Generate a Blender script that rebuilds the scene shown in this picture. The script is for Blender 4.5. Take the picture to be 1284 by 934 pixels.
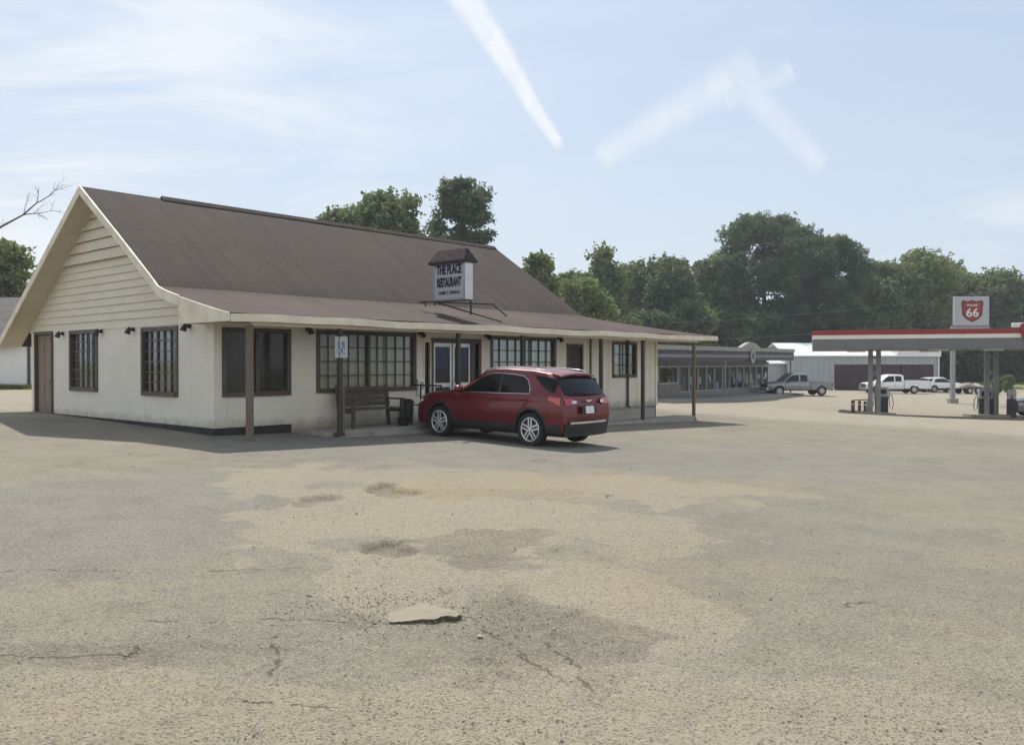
import bpy, bmesh, math, random
from mathutils import Vector, Matrix, noise
R = math.radians
random.seed(7)
for o in list(bpy.data.objects): bpy.data.objects.remove(o)
SC = bpy.context.scene
COL = SC.collection

# ------------------------------------------------------------------ camera
CAM_H = 1.65
F = 1080.0; HZ = 457.0; CX = 642.0
cam = bpy.data.cameras.new('camera'); camo = bpy.data.objects.new('camera', cam); COL.objects.link(camo)
cam.sensor_width = 36.0; cam.lens = 36.0 * F / 1284.0; cam.clip_end = 3000; cam.clip_start = .05
camo.location = (0, 0, CAM_H); camo.rotation_euler = (R(90) - math.atan(10 / F), 0, 0)
camo.rotation_euler[0] = R(90) + math.atan(-10 / F)
SC.camera = camo

# ------------------------------------------------------------------ light
SUN_EL = R(53.5); SUN_AZ = math.atan2(-.45, 1.83)         # measured from +Y towards +X
SC.view_settings.view_transform = 'Standard'; SC.view_settings.look = 'None'
SC.view_settings.exposure = 0.2; SC.view_settings.gamma = 1.0
SUN_STRENGTH = 4.4; SKY_STRENGTH = 0.09
sl = bpy.data.lights.new('sun', 'SUN'); so = bpy.data.objects.new('sun', sl); COL.objects.link(so)
sl.energy = SUN_STRENGTH; sl.angle = R(.6); sl.color = (1.0, .95, .86)
sd = Vector((math.sin(SUN_AZ) * math.cos(SUN_EL), math.cos(SUN_AZ) * math.cos(SUN_EL), math.sin(SUN_EL)))
so.rotation_euler = sd.to_track_quat('Z', 'Y').to_euler(); so.location = sd * 60

# ------------------------------------------------------------------ node helper
class NT:
    def __init__(s, tree): s.t = tree; s.n = tree.nodes; s.l = tree.links
    def add(s, typ, ins=None, **kw):
        nd = s.n.new(typ)
        for k, v in kw.items(): setattr(nd, k, v)
        if ins:
            for k, v in ins.items():
                if hasattr(v, 'is_output'): s.l.new(v, nd.inputs[k])
                else: nd.inputs[k].default_value = v
        return nd
    def math(s, op, a, b=0.0, clamp=False):
        return s.add('ShaderNodeMath', {0: a, 1: b}, operation=op, use_clamp=clamp).outputs[0]
    def mix(s, fac, a, b, mode='MIX'):
        m = s.add('ShaderNodeMixRGB', {'Fac': fac, 'Color1': a, 'Color2': b}, blend_type=mode); return m.outputs[0]
    def noise(s, vec, scale, detail=4, rough=.55, dist=0.0):
        return s.add('ShaderNodeTexNoise', {'Vector': vec, 'Scale': scale, 'Detail': detail, 'Roughness': rough, 'Distortion': dist}).outputs[0]
    def ramp(s, fac, stops):
        r = s.add('ShaderNodeValToRGB', {'Fac': fac}); e = r.color_ramp.elements
        while len(e) < len(stops): e.new(.5)
        for i, (p, c) in enumerate(stops): e[i].position = p; e[i].color = (*c, 1) if len(c) == 3 else c
        return r.outputs[0]
    def smooth(s, v, lo, hi, a=0.0, b=1.0):
        return s.add('ShaderNodeMapRange', {'Value': v, 'From Min': lo, 'From Max': hi, 'To Min': a, 'To Max': b}, interpolation_type='SMOOTHSTEP').outputs[0]

def rgba(c): return (c[0], c[1], c[2], 1)

# ------------------------------------------------------------------ world: sky, thin cirrus and old contrails
W = bpy.data.worlds.new('World'); SC.world = W; W.use_nodes = True
nt = NT(W.node_tree); nt.n.clear()
sky = nt.add('ShaderNodeTexSky', sky_type='NISHITA', sun_disc=False, sun_elevation=SUN_EL, sun_rotation=SUN_AZ,
             air_density=1.15, dust_density=2.4, ozone_density=1.6, altitude=100)
tc = nt.add('ShaderNodeTexCoord').outputs['Generated']
sp = nt.add('ShaderNodeSeparateXYZ', {0: tc}); X, Y, Z = sp.outputs
gy = nt.math('MAXIMUM', Y, .02)
gx = nt.math('DIVIDE', X, gy); gz_ = nt.math('DIVIDE', Z, gy)
front = nt.smooth(Y, .1, .3)
gv = nt.add('ShaderNodeCombineXYZ', {0: gx, 1: gz_, 2: 0.0}).outputs[0]
wob = nt.noise(gv, 9, 3); wob2 = nt.noise(nt.add('ShaderNodeVectorMath', {0: gv, 1: (5, 3, 0)}, operation='ADD').outputs[0], 9, 3)
hx = nt.math('ADD', gx, nt.math('MULTIPLY', nt.math('SUBTRACT', wob, .5), .012))
hz = nt.math('ADD', gz_, nt.math('MULTIPLY', nt.math('SUBTRACT', wob2, .5), .012))
def streak(p0, p1, w0, w1, amp, soft=.5):
    a = ((p0[0] - CX) / F, (HZ - p0[1]) / F); b = ((p1[0] - CX) / F, (HZ - p1[1]) / F)
    dx, dz = b[0] - a[0], b[1] - a[1]; L = math.hypot(dx, dz); dx /= L; dz /= L
    rx = nt.math('SUBTRACT', hx, a[0]); rz = nt.math('SUBTRACT', hz, a[1])
    al = nt.math('DIVIDE', nt.math('ADD', nt.math('MULTIPLY', rx, dx), nt.math('MULTIPLY', rz, dz)), L)
    pe = nt.math('ABSOLUTE', nt.math('SUBTRACT', nt.math('MULTIPLY', rx, dz), nt.math('MULTIPLY', rz, dx)))
    wd = nt.math('ADD', nt.math('MULTIPLY', al, (w1 - w0) / F), w0 / F)
    wd = nt.math('MAXIMUM', wd, .0015)
    r = nt.math('DIVIDE', pe, wd)
    m = nt.smooth(r, 1.0, soft, 0, 1)
    m = nt.smooth(r, soft, 1.0, 1, 0)
    m = nt.math('MULTIPLY', m, nt.smooth(al, -.04, .05)); m = nt.math('MULTIPLY', m, nt.smooth(al, .93, 1.02, 1, 0))
    return nt.math('MULTIPLY', m, amp)
fil = nt.noise(nt.add('ShaderNodeVectorMath', {0: gv, 1: (22, 12, 1)}, operation='MULTIPLY').outputs[0], 1.5, 9, .6, .8)
fil = nt.smooth(fil, .25, .75, .6, 1.15)
ms = [streak((560, -40), (703, 188), 32, 9, .95, .3), streak((750, 200), (950, 78), 24, 44, .5, .05),
      streak((905, 130), (995, 88), 20, 22, .42, .05), streak((925, 100), (1032, 212), 36, 24, .42, .05)]
m = ms[0]
for k in ms[1:]: m = nt.math('MAXIMUM', m, k)
m = nt.math('MULTIPLY', m, fil)
stretch = nt.add('ShaderNodeVectorMath', {0: gv, 1: (1.6, 6.5, 1)}, operation='MULTIPLY').outputs[0]
rot = nt.add('ShaderNodeVectorRotate', {'Vector': stretch, 'Angle': R(14)}, rotation_type='Z_AXIS').outputs[0]
cir = nt.smooth(nt.noise(rot, 1.5, 6, .6, .6), .36, .68, 0, .85)
left = nt.smooth(gx, .1, -.5, 0, 1)
left = nt.smooth(nt.math('MULTIPLY', gx, -1), -.1, .5, .12, 1.0)
lowr = nt.math('MULTIPLY', nt.smooth(gx, .42, .58), nt.smooth(gz_, .20, .10))
lowr = nt.math('MULTIPLY', nt.smooth(gx, .42, .6), nt.math('MULTIPLY', nt.smooth(gz_, .08, .14), nt.smooth(gz_, .14, .23, 1, 0)))
cir = nt.math('MULTIPLY', cir, nt.math('ADD', left, nt.math('MULTIPLY', lowr, 1.4)))
m = nt.math('MULTIPLY', nt.math('MAXIMUM', m, cir), front)
lowhaze = nt.smooth(Z, .0, .42, .5, 0)
milk = nt.mix(.62, nt.mix(.5, sky.outputs[0], sky.outputs[0]), (5.75, 7.15, 9.1, 1))
milk = nt.mix(lowhaze, milk, (7.2, 7.9, 8.7, 1))
cl = nt.mix(nt.math('MINIMUM', m, .9), milk, (9.0, 9.3, 9.6, 1))
# bright cloud band added in the unseen sky behind, to fill shaded walls
bk = nt.math('MULTIPLY', nt.math('MULTIPLY', nt.smooth(nt.noise(tc, 2.2, 6, .6), .36, .52), nt.smooth(nt.math('MULTIPLY', Y, -1.0), .0, .22)), nt.math('MULTIPLY', nt.smooth(Z, .0, .08), nt.smooth(Z, .38, .62, 1, 0)))
cl = nt.mix(nt.math('MULTIPLY', bk, .92), cl, (13.2, 13.0, 12.8, 1))
bg = nt.add('ShaderNodeBackground', {'Color': cl, 'Strength': SKY_STRENGTH})
wo = nt.add('ShaderNodeOutputWorld', {'Surface': bg.outputs[0]})

# ------------------------------------------------------------------ materials
M = {}
def mat(name, col, rough=.8, metal=0.0, var=.0, vscale=3.0, col2=None, bump=0.0, bscale=30.0, coat=0.0, spec=None, emit=None, stretch=None, grime=0.0, masonry=False):
    if name in M: return M[name]
    m = bpy.data.materials.new(name); m.use_nodes = True; t = NT(m.node_tree); t.n.clear()
    p = t.add('ShaderNodeBsdfPrincipled', {'Roughness': rough, 'Metallic': metal}); c = rgba(col)
    oc = t.add('ShaderNodeTexCoord').outputs['Object']
    if stretch: oc = t.add('ShaderNodeVectorMath', {0: oc, 1: stretch}, operation='MULTIPLY').outputs[0]
    if var > 0:
        n = t.noise(oc, vscale, 6, .62)
        c2 = col2 if col2 else tuple(x * .6 for x in col)
        f = t.smooth(n, .5 - .28, .5 + .28, 0, var)
        c = t.mix(f, c, rgba(c2))
        t.l.new(t.smooth(n, .3, .7, max(.0, rough - .08), min(1, rough + .1)), p.inputs['Roughness'])
    if grime > 0:
        n2 = t.noise(oc, vscale * .35 + .3, 5, .7)
        c = t.mix(t.smooth(n2, .48, .75, 0, grime), c, (.10, .085, .06, 1))
    brk = None
    if masonry:                                            # painted block courses and rain splash stains
        sx, sy, sz = t.add('ShaderNodeSeparateXYZ', {0: oc}).outputs
        cv = t.add('ShaderNodeCombineXYZ', {0: t.math('ADD', sx, sy), 1: sz, 2: 0.0}).outputs[0]
        brk = t.add('ShaderNodeTexBrick', {'Vector': cv, 'Scale': 1.0, 'Mortar Size': .008, 'Brick Width': .40, 'Row Height': .20, 'Mortar Smooth': .5}).outputs[1]
        spl = t.math('ADD', sz, t.math('MULTIPLY', t.noise(oc, 3.5, 6, .7), .55))
        c = t.mix(t.smooth(spl, .85, .42, 0, 1), c, c)
        c = t.mix(t.smooth(spl, .42, .80, .75, 0), c, (.25, .21, .15, 1))
        dr = t.noise(t.add('ShaderNodeVectorMath', {0: oc, 1: (5, 5, .35)}, operation='MULTIPLY').outputs[0], 1.0, 5, .65)
        c = t.mix(t.smooth(dr, .56, .72, 0, .16), c, (.36, .32, .24, 1)); c = t.mix(t.math('MULTIPLY', brk, .09), c, (.25, .23, .19, 1))
    if hasattr(c, 'is_output'): t.l.new(c, p.inputs['Base Color'])
    else: p.inputs['Base Color'].default_value = c
    if coat: p.inputs['Coat Weight'].default_value = coat; p.inputs['Coat Roughness'].default_value = .04
    if spec is not None: p.inputs['Specular IOR Level'].default_value = spec
    if brk is not None:
        b0 = t.add('ShaderNodeBump', {'Strength': .25, 'Distance': .008, 'Height': t.math('MULTIPLY', brk, -1.0)}); t.l.new(b0.outputs[0], p.inputs['Normal'])
    elif bump:
        b = t.add('ShaderNodeBump', {'Strength': min(1, bump), 'Distance': .02, 'Height': t.noise(oc, bscale, 5, .6)})
        t.l.new(b.outputs[0], p.inputs['Normal'])
    t.add('ShaderNodeOutputMaterial', {'Surface': p.outputs[0]})
    M[name] = m; return m

def glass_mat(name, tint=(.75, .8, .8), refl=1.0):
    m = bpy.data.materials.new(name); m.use_nodes = True; t = NT(m.node_tree); t.n.clear()
    tr = t.add('ShaderNodeBsdfTransparent', {'Color': rgba(tint)})
    gl = t.add('ShaderNodeBsdfGlossy', {'Roughness': .03, 'Color': (.9, .95, 1, 1)})
    fr = t.add('ShaderNodeFresnel', {'IOR': 1.5}).outputs[0]
    mx = t.add('ShaderNodeMixShader', {0: t.math('MULTIPLY', fr, refl * .5, clamp=True), 1: tr.outputs[0], 2: gl.outputs[0]})
    t.add('ShaderNodeOutputMaterial', {'Surface': mx.outputs[0]}); M[name] = m; return m

mat('cream_wall', (.70, .67, .585), .75, var=.5, vscale=1.6, col2=(.60, .57, .48), bump=.25, bscale=40, masonry=True)
mat('cream_siding', (.64, .60, .49), .7, var=.5, vscale=1.1, col2=(.56, .51, .40), bump=.15, bscale=25, stretch=(1, 1, 3))
mat('trim_cream', (.74, .68, .55), .6, var=.6, vscale=2.2, col2=(.46, .40, .28), bump=.15)
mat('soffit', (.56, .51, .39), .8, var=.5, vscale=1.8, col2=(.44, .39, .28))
mat('foundation', (.035, .035, .036), .9, var=.5, vscale=3)
mat('block', (.13, .14, .15), .9, var=.5, vscale=3, bump=.4)
mat('brown_frame', (.085, .065, .05), .55, var=.5, vscale=5, col2=(.05, .04, .03))
mat('brown_door', (.20, .15, .10), .5, var=.6, vscale=3, col2=(.13, .09, .06), stretch=(4, 4, .6))
mat('post_wood', (.16, .135, .095), .8, var=.7, vscale=4, col2=(.13, .105, .07), stretch=(6, 6, .6), bump=.3)
mat('post_dark', (.055, .05, .042), .75, var=.6, vscale=4, stretch=(6, 6, .6), bump=.2)
mat('lamp_black', (.02, .02, .02), .5)
mat('dark_metal', (.03, .03, .032), .4, metal=.6)
mat('aluminium', (.55, .56, .57), .35, metal=.8, var=.2)
mat('curtain', (.60, .60, .54), .9, var=.4, vscale=4, stretch=(8, 8, .2))
mat('blinds', (.30, .32, .33), .8)
mat('blinds_dark', (.07, .07, .07), .8)
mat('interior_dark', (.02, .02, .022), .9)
mat('bench_wood', (.085, .075, .055), .75, var=.6, vscale=4, stretch=(.6, 6, 6))
mat('concrete', (.34, .32, .28), .9, var=.6, vscale=2.5, col2=(.22, .21, .18), bump=.4, bscale=50)
mat('concrete_light', (.5, .48, .43), .9, var=.5, vscale=2, bump=.3)
mat('white_paint', (.78, .78, .76), .5, var=.25, vscale=2, col2=(.6, .6, .57))
mat('sign_white', (.38, .38, .42), .5, var=.3, vscale=4, col2=(.5, .5, .5))
mat('sign_navy', (.01, .014, .05), .5)
mat('sign_cap', (.035, .02, .021), .85, var=.5, vscale=5)
mat('sign_blue', (.01, .07, .25), .45)
mat('blue_pic', (.10, .17, .26), .4)
mat('white_pic', (.65, .65, .65), .4)
mat('car_red', (.125, .0045, .007), .33, metal=.25, coat=.45)
mat('car_silver', (.20, .22, .23), .3, metal=.5, coat=.8)
mat('car_white', (.74, .76, .76), .3, coat=.7)
mat('car_gray', (.30, .29, .33), .3, metal=.3, coat=.8)
mat('cladding', (.018, .018, .019), .6)
mat('tyre', (.016, .016, .017), .8, bump=.2, bscale=60)
mat('rim', (.62, .63, .65), .32, metal=.55)
mat('chrome', (.75, .76, .78), .12, metal=1.0)
mat('tail_red', (.42, .02, .02), .12, coat=1)
mat('tail_white', (.75, .70, .68), .1, coat=1)
mat('car_glass', (.006, .007, .008), .06, spec=.22)
mat('plate', (.7, .7, .68), .4, var=.2)
mat('red_band', (.27, .018, .018), .45, var=.3, vscale=2)
mat('white_band', (.74, .70, .66), .5, var=.3, vscale=2)
mat('grey_band', (.14, .145, .145), .5, var=.3, vscale=1.5)
mat('pump_white', (.5, .52, .52), .4, var=.4)
mat('pump_dark', (.035, .04, .045), .5)
mat('column_grey', (.30, .32, .33), .5, var=.4)
mat('bollard', (.13, .065, .04), .6, var=.5)
mat('metal_white', (.72, .75, .76), .45, var=.25, vscale=1)
mat('metal_grey', (.36, .39, .40), .5, var=.35, vscale=.8, stretch=(3, 3, .3))
mat('maroon_door', (.055, .028, .032), .6, var=.5, vscale=1)
mat('brick_brown', (.13, .065, .04), .85, var=.5, vscale=2)
mat('store_wall', (.26, .25, .24), .8, var=.5, vscale=1.5)
mat('store_dark', (.045, .045, .055), .6, var=.5)
mat('store_mid', (.20, .19, .22), .6, var=.4)
mat('store_trim', (.30, .295, .26), .7, var=.4)
mat('old_shingle', (.12, .105, .10), .9, var=.6, vscale=1.5)
mat('wire', (.16, .17, .19), .5)
mat('pole_wood', (.12, .09, .07), .9, var=.5)
mat('tank_white', (.7, .68, .64), .4)
mat('poster', (.45, .44, .48), .5, var=.9, vscale=1.7, col2=(.05, .06, .28))
mat('load_tan', (.36, .31, .27), .8, var=.5)
mat('bark', (.085, .065, .05), .95, var=.6, vscale=2, bump=.6, bscale=8)
mat('bark_grey', (.16, .145, .13), .95, var=.6, vscale=2)
mat('store_glass', (.02, .022, .026), .15, spec=.35)
glass_mat('window_glass', (.88, .90, .87), .7)
glass_mat('door_glass', (.30, .32, .36), .8)

def shingle_mat(name='shingle', k=1.0, tint=(1, 1, 1)):
    m = bpy.data.materials.new(name); m.use_nodes = True; t = NT(m.node_tree); t.n.clear()
    oc = t.add('ShaderNodeTexCoord').outputs['Object']
    s = t.add('ShaderNodeSeparateXYZ', {0: oc})
    big = t.noise(oc, .45, 5, .6); med = t.noise(oc, 3.0, 6, .7)
    fine = t.noise(t.add('ShaderNodeVectorMath', {0: oc, 1: (1, 1, 1)}, operation='MULTIPLY').outputs[0], 22, 4, .7)
    br = t.add('ShaderNodeTexBrick', {'Vector': oc, 'Scale': 1.0, 'Color1': (.9, .9, .9, 1), 'Color2': (1.15, 1.1, 1.08, 1),
               'Mortar': (.45, .45, .45, 1), 'Mortar Size': .014, 'Brick Width': .33, 'Row Height': .135, 'Bias': 0.0})
    c = t.mix(t.smooth(big, .3, .7), (.060, .043, .036, 1), (.086, .062, .053, 1))
    c = t.mix(t.smooth(med, .38, .7, 0, .45), c, (.06, .048, .045, 1))
    c = t.mix(t.smooth(fine, .45, .8, 0, .5), c, (.125, .095, .083, 1))
    c = t.mix(.45, c, br.outputs[0], 'MULTIPLY')
    streak_ = t.noise(t.add('ShaderNodeVectorMath', {0: oc, 1: (2.2, .18, .18)}, operation='MULTIPLY').outputs[0], 1.3, 4)
    c = t.mix(t.smooth(streak_, .48, .66, 0, .5), c, (.042, .033, .030, 1))
    b = t.add('ShaderNodeBump', {'Strength': .6, 'Distance': .02, 'Height': t.math('ADD', t.math('MULTIPLY', br.outputs[1], -1.0), fine)})
    c = t.mix(1.0, c, (k * tint[0], k * tint[1], k * tint[2], 1), 'MULTIPLY')
    p = t.add('ShaderNodeBsdfPrincipled', {'Base Color': c, 'Roughness': .9, 'Normal': b.outputs[0]})
    p.inputs['Specular IOR Level'].default_value = .3
    t.add('ShaderNodeOutputMaterial', {'Surface': p.outputs[0]}); M[name] = m
shingle_mat('shingle', .62, (1.04, .97, .92)); shingle_mat('shingle_skirt', .98, (1.04, .95, .94))  # skirt shingles lighter and a touch more purple than the main slope

def leaf_mat(name, a, b, sc=.25):
    m = bpy.data.materials.new(name); m.use_nodes = True; t = NT(m.node_tree); t.n.clear()
    oc = t.add('ShaderNodeTexCoord').outputs['Object']
    n = t.noise(oc, sc, 4, .6); n2 = t.noise(oc, 2.3, 3, .7)
    f = t.math('ADD', t.math('MULTIPLY', n, .6), t.math('MULTIPLY', n2, .4))
    c = t.mix(t.smooth(f, .36, .64), rgba(a), rgba(b))
    d = t.add('ShaderNodeBsdfPrincipled', {'Base Color': c, 'Roughness': .65})
    d.inputs['Specular IOR Level'].default_value = .25
    tl = t.add('ShaderNodeBsdfTranslucent', {'Color': t.mix(.5, c, (.10, .13, .02, 1))})
    mx = t.add('ShaderNodeMixShader', {0: .48, 1: d.outputs[0], 2: tl.outputs[0]})
    t.add('ShaderNodeOutputMaterial', {'Surface': mx.outputs[0]}); M[name] = m
leaf_mat('leaf_dark', (.082, .125, .068), (.155, .20, .098))
leaf_mat('leaf_mid', (.125, .178, .078), (.22, .265, .115))
leaf_mat('leaf_light', (.16, .21, .075), (.25, .29, .115))
leaf_mat('leaf_pine', (.070, .112, .066), (.135, .18, .098))
leaf_mat('grass_blade', (.10, .12, .035), (.20, .20, .08), 1.0)

# ------------------------------------------------------------------ mesh builder
class MB:
    def __init__(s): s.v = []; s.f = []; s.mi = []; s.cur = 0
    def quad(s, a, b, c, d): s.poly([a, b, c, d])
    def poly(s, pts):
        n = len(s.v); s.v += [tuple(p) for p in pts]; s.f.append(list(range(n, n + len(pts)))); s.mi.append(s.cur)
    def box(s, a, b, T=None):
        x0, x1 = sorted((a[0], b[0])); y0, y1 = sorted((a[1], b[1])); z0, z1 = sorted((a[2], b[2]))
        p = [(x0,y0,z0),(x1,y0,z0),(x1,y1,z0),(x0,y1,z0),(x0,y0,z1),(x1,y0,z1),(x1,y1,z1),(x0,y1,z1)]
        if T: p = [tuple(T @ Vector(q)) for q in p]
        n = len(s.v); s.v += p
        for q in ((0,3,2,1),(4,5,6,7),(0,1,5,4),(1,2,6,5),(2,3,7,6),(3,0,4,7)): s.f.append([n + i for i in q]); s.mi.append(s.cur)
        return s
    def bar(s, a, b, w, h=None, up=(0, 0, 1)):
        a = Vector(a); b = Vector(b); d = b - a; L = d.length; d.normalize(); h = h or w
        upv = Vector(up)
        if abs(d.dot(upv)) > .95: upv = Vector((1, 0, 0))
        sx = d.cross(upv).normalized(); sz = sx.cross(d).normalized()
        p = []
        for e in (a, b):
            for (i, j) in ((-1,-1),(1,-1),(1,1),(-1,1)): p.append(tuple(e + sx * w / 2 * i + sz * h / 2 * j))
        n = len(s.v); s.v += p
        for q in ((0,3,2,1),(4,5,6,7),(0,1,5,4),(1,2,6,5),(2,3,7,6),(3,0,4,7)): s.f.append([n + i for i in q]); s.mi.append(s.cur)
        return s
    def tube(s, pts, r, seg=8, cap=True):
        pts = [Vector(p) for p in pts]; rr = r if isinstance(r, (list, tuple)) else [r] * len(pts)
        base = len(s.v); ref = None
        for i, p in enumerate(pts):
            d = (pts[min(i + 1, len(pts) - 1)] - pts[max(i - 1, 0)]).normalized()
            if ref is None: ref = Vector((0, 0, 1)) if abs(d.z) < .9 else Vector((1, 0, 0))
            a = d.cross(ref).normalized(); b = a.cross(d).normalized(); ref = b
            for k in range(seg):
                t = 2 * math.pi * k / seg; s.v.append(tuple(p + (a * math.cos(t) + b * math.sin(t)) * rr[i]))
        for i in range(len(pts) - 1):
            for k in range(seg):
                k2 = (k + 1) % seg; s.f.append([base + i*seg + k, base + i*seg + k2, base + (i+1)*seg + k2, base + (i+1)*seg + k]); s.mi.append(s.cur)
        if cap:
            s.f.append([base + k for k in range(seg)][::-1]); s.mi.append(s.cur)
            s.f.append([base + (len(pts)-1)*seg + k for k in range(seg)]); s.mi.append(s.cur)
        return s
    def lathe(s, prof, seg=24, T=None):
        base = len(s.v)
        for (r, z) in prof:
            for k in range(seg):
                t = 2 * math.pi * k / seg; p = Vector((r * math.cos(t), r * math.sin(t), z))
                s.v.append(tuple(T @ p if T else p))
        for i in range(len(prof) - 1):
            for k in range(seg):
                k2 = (k + 1) % seg; s.f.append([base + i*seg + k, base + i*seg + k2, base + (i+1)*seg + k2, base + (i+1)*seg + k]); s.mi.append(s.cur)
        s.f.append([base + k for k in range(seg)][::-1]); s.mi.append(s.cur)
        s.f.append([base + (len(prof)-1)*seg + k for k in range(seg)]); s.mi.append(s.cur)
        return s
    def prism(s, poly, axis, a, b):
        # poly: 2-D outline; axis: 0 extrudes along x (poly in y,z), 1 along y (poly in x,z), 2 along z
        def P(p, e):
            if axis == 0: return (e, p[0], p[1])
            if axis == 1: return (p[0], e, p[1])
            return (p[0], p[1], e)
        n = len(poly); base = len(s.v)
        s.v += [P(p, a) for p in poly] + [P(p, b) for p in poly]
        s.f.append([base + i for i in range(n)][::-1]); s.mi.append(s.cur)
        s.f.append([base + n + i for i in range(n)]); s.mi.append(s.cur)
        for i in range(n):
            j = (i + 1) % n; s.f.append([base + i, base + j, base + n + j, base + n + i]); s.mi.append(s.cur)
        return s
    def sheet(s, grid, th=0.0):
        # grid[i][j] of points; th: vertical thickness downwards (closed)
        ni, nj = len(grid), len(grid[0]); base = len(s.v)
        for r in grid: s.v += [tuple(p) for p in r]
        idx = lambda i, j: base + i * nj + j
        for i in range(ni - 1):
            for j in range(nj - 1): s.f.append([idx(i,j), idx(i+1,j), idx(i+1,j+1), idx(i,j+1)]); s.mi.append(s.cur)
        if th:
            b2 = len(s.v)
            for r in grid: s.v += [(p[0], p[1], p[2] - th) for p in r]
            id2 = lambda i, j: b2 + i * nj + j
            for i in range(ni - 1):
                for j in range(nj - 1): s.f.append([id2(i,j), id2(i,j+1), id2(i+1,j+1), id2(i+1,j)]); s.mi.append(s.cur)
            for i in range(ni - 1):
                for j in (0, nj - 1): s.f.append([idx(i,j), id2(i,j), id2(i+1,j), idx(i+1,j)]); s.mi.append(s.cur)
            for j in range(nj - 1):
                for i in (0, ni - 1): s.f.append([idx(i,j), idx(i,j+1), id2(i,j+1), id2(i,j)]); s.mi.append(s.cur)
        return s
    def build(s, name, mats, parent=None, smooth=False, fix=True, bevel=0.0):
        me = bpy.data.meshes.new(name); me.from_pydata(s.v, [], s.f)
        if not isinstance(mats, (list, tuple)): mats = [mats]
        for k in mats: me.materials.append(M[k] if isinstance(k, str) else k)
        for p, i in zip(me.polygons, s.mi): p.material_index = i; p.use_smooth = smooth
        if fix or bevel:
            bm = bmesh.new(); bm.from_mesh(me)
            if bevel:
                bmesh.ops.bevel(bm, geom=[e for e in bm.edges if e.calc_face_angle(0) > .6], offset=bevel, segments=1, affect='EDGES')
            bmesh.ops.recalc_face_normals(bm, faces=bm.faces); bm.to_mesh(me); bm.free()
        o = bpy.data.objects.new(name, me); COL.objects.link(o)
        if parent: o.parent = parent
        return o

def tag(o, label=None, cat=None, group=None, kind=None):
    if label: o['label'] = label
    if cat: o['category'] = cat
    if group: o['group'] = group
    if kind: o['kind'] = kind
    return o
def thing(name, loc, rz, label, cat, group=None):
    o = bpy.data.objects.new(name, None); COL.objects.link(o); o.empty_display_size = .3
    o.location = loc; o.rotation_euler = (0, 0, rz); return tag(o, label, cat, group)
def copy_tree(o, parent=None):
    c = o.copy(); COL.objects.link(c); c.parent = parent
    if parent is not None: c.matrix_parent_inverse = o.matrix_parent_inverse
    for ch in list(o.children): copy_tree(ch, c)
    return c
def shade_angle(o, ang=35):
    me = o.data
    for p in me.polygons: p.use_smooth = True
    me.set_sharp_from_angle(angle=R(ang)) if hasattr(me, 'set_sharp_from_angle') else None
def text_mesh(name, body, size, material, parent, loc, rot, extrude=.004, sx=1.0, bold=0.0, align='CENTER'):
    cu = bpy.data.curves.new('t', 'FONT'); cu.body = body; cu.size = size; cu.extrude = extrude; cu.offset = bold
    cu.align_x = align; cu.align_y = 'CENTER'; cu.resolution_u = 3
    to = bpy.data.objects.new('t', cu); COL.objects.link(to)
    dg = bpy.context.evaluated_depsgraph_get(); dg.update()
    me = bpy.data.meshes.new_from_object(to.evaluated_get(dg)); bpy.data.objects.remove(to)
    me.materials.clear(); me.materials.append(M[material])
    Tm = Matrix.Translation(loc) @ rot @ Matrix.Diagonal((sx, 1, 1, 1))
    me.transform(Tm); me.name = name
    o = bpy.data.objects.new(name, me); COL.objects.link(o); o.parent = parent; return o

# ------------------------------------------------------------------ terrain height
def smst(v, a, b):
    t = max(0, min(1, (v - a) / (b - a))); return t * t * (3 - 2 * t)
def gz(x, y):
    sx = 16 * math.tanh(x / 16) if x < 0 else 40 * math.tanh(x / 40)
    yy = 45 * math.tanh(max(y, 0) / 45)
    z = -.035 * sx - .0045 * yy
    z += -.5 * math.exp(-(((x - 25) / 10.5) ** 2 + ((y - 53) / 11) ** 2))
    z += 1.1 * smst(y, 98, 150)
    return z
def gp(px, py):                                            # where the terrain is met at a given picture bearing
    Yv = 20.0
    lo, hi = 1.5, 400.0
    for i in range(60):
        mid = (lo + hi) / 2; Xv = (px - CX) / F * mid
        yv = HZ - (gz(Xv, mid) - CAM_H) * F / mid
        if yv > py: lo = mid
        else: hi = mid
    return Vector(((px - CX) / F * lo, lo, gz((px - CX) / F * lo, lo)))
def at(px, py, Yv): return Vector(((px - CX) / F * Yv, Yv, CAM_H + (HZ - py) * Yv / F))

# ------------------------------------------------------------------ ground: one sheet to the horizon
def axis_steps(lims):
    out = [lims[0][0]]
    for a, b, st in lims:
        n = max(1, int(round((b - a) / st)))
        out += [a + (b - a) * (i + 1) / n for i in range(n)]
    return out
XS = axis_steps([(-900,-200,100),(-200,-60,14),(-60,-20,1.6),(-20,-9,.3),(-9,-3,.09),(-3,2.6,.045),(2.6,9,.09),(9,24,.4),(24,80,1.6),(80,240,14),(240,900,100)])
YS = axis_steps([(-1500,-260,120),(-260,-60,20),(-60,0,6),(0,3.4,.4),(3.4,8.5,.045),(8.5,14,.07),(14,24,.16),(24,40,.45),(40,110,1.6),(110,260,8),(260,1500,120)])
def blob(px, py, rx, ry, amp, rot=0.0):
    c = gp(px, py); k = c.y / F
    wy = max(.05, (gp(px, py - ry).y - gp(px, py + ry).y) / 2)
    return (c.x, c.y, rx * k, wy, amp, rot)
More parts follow.
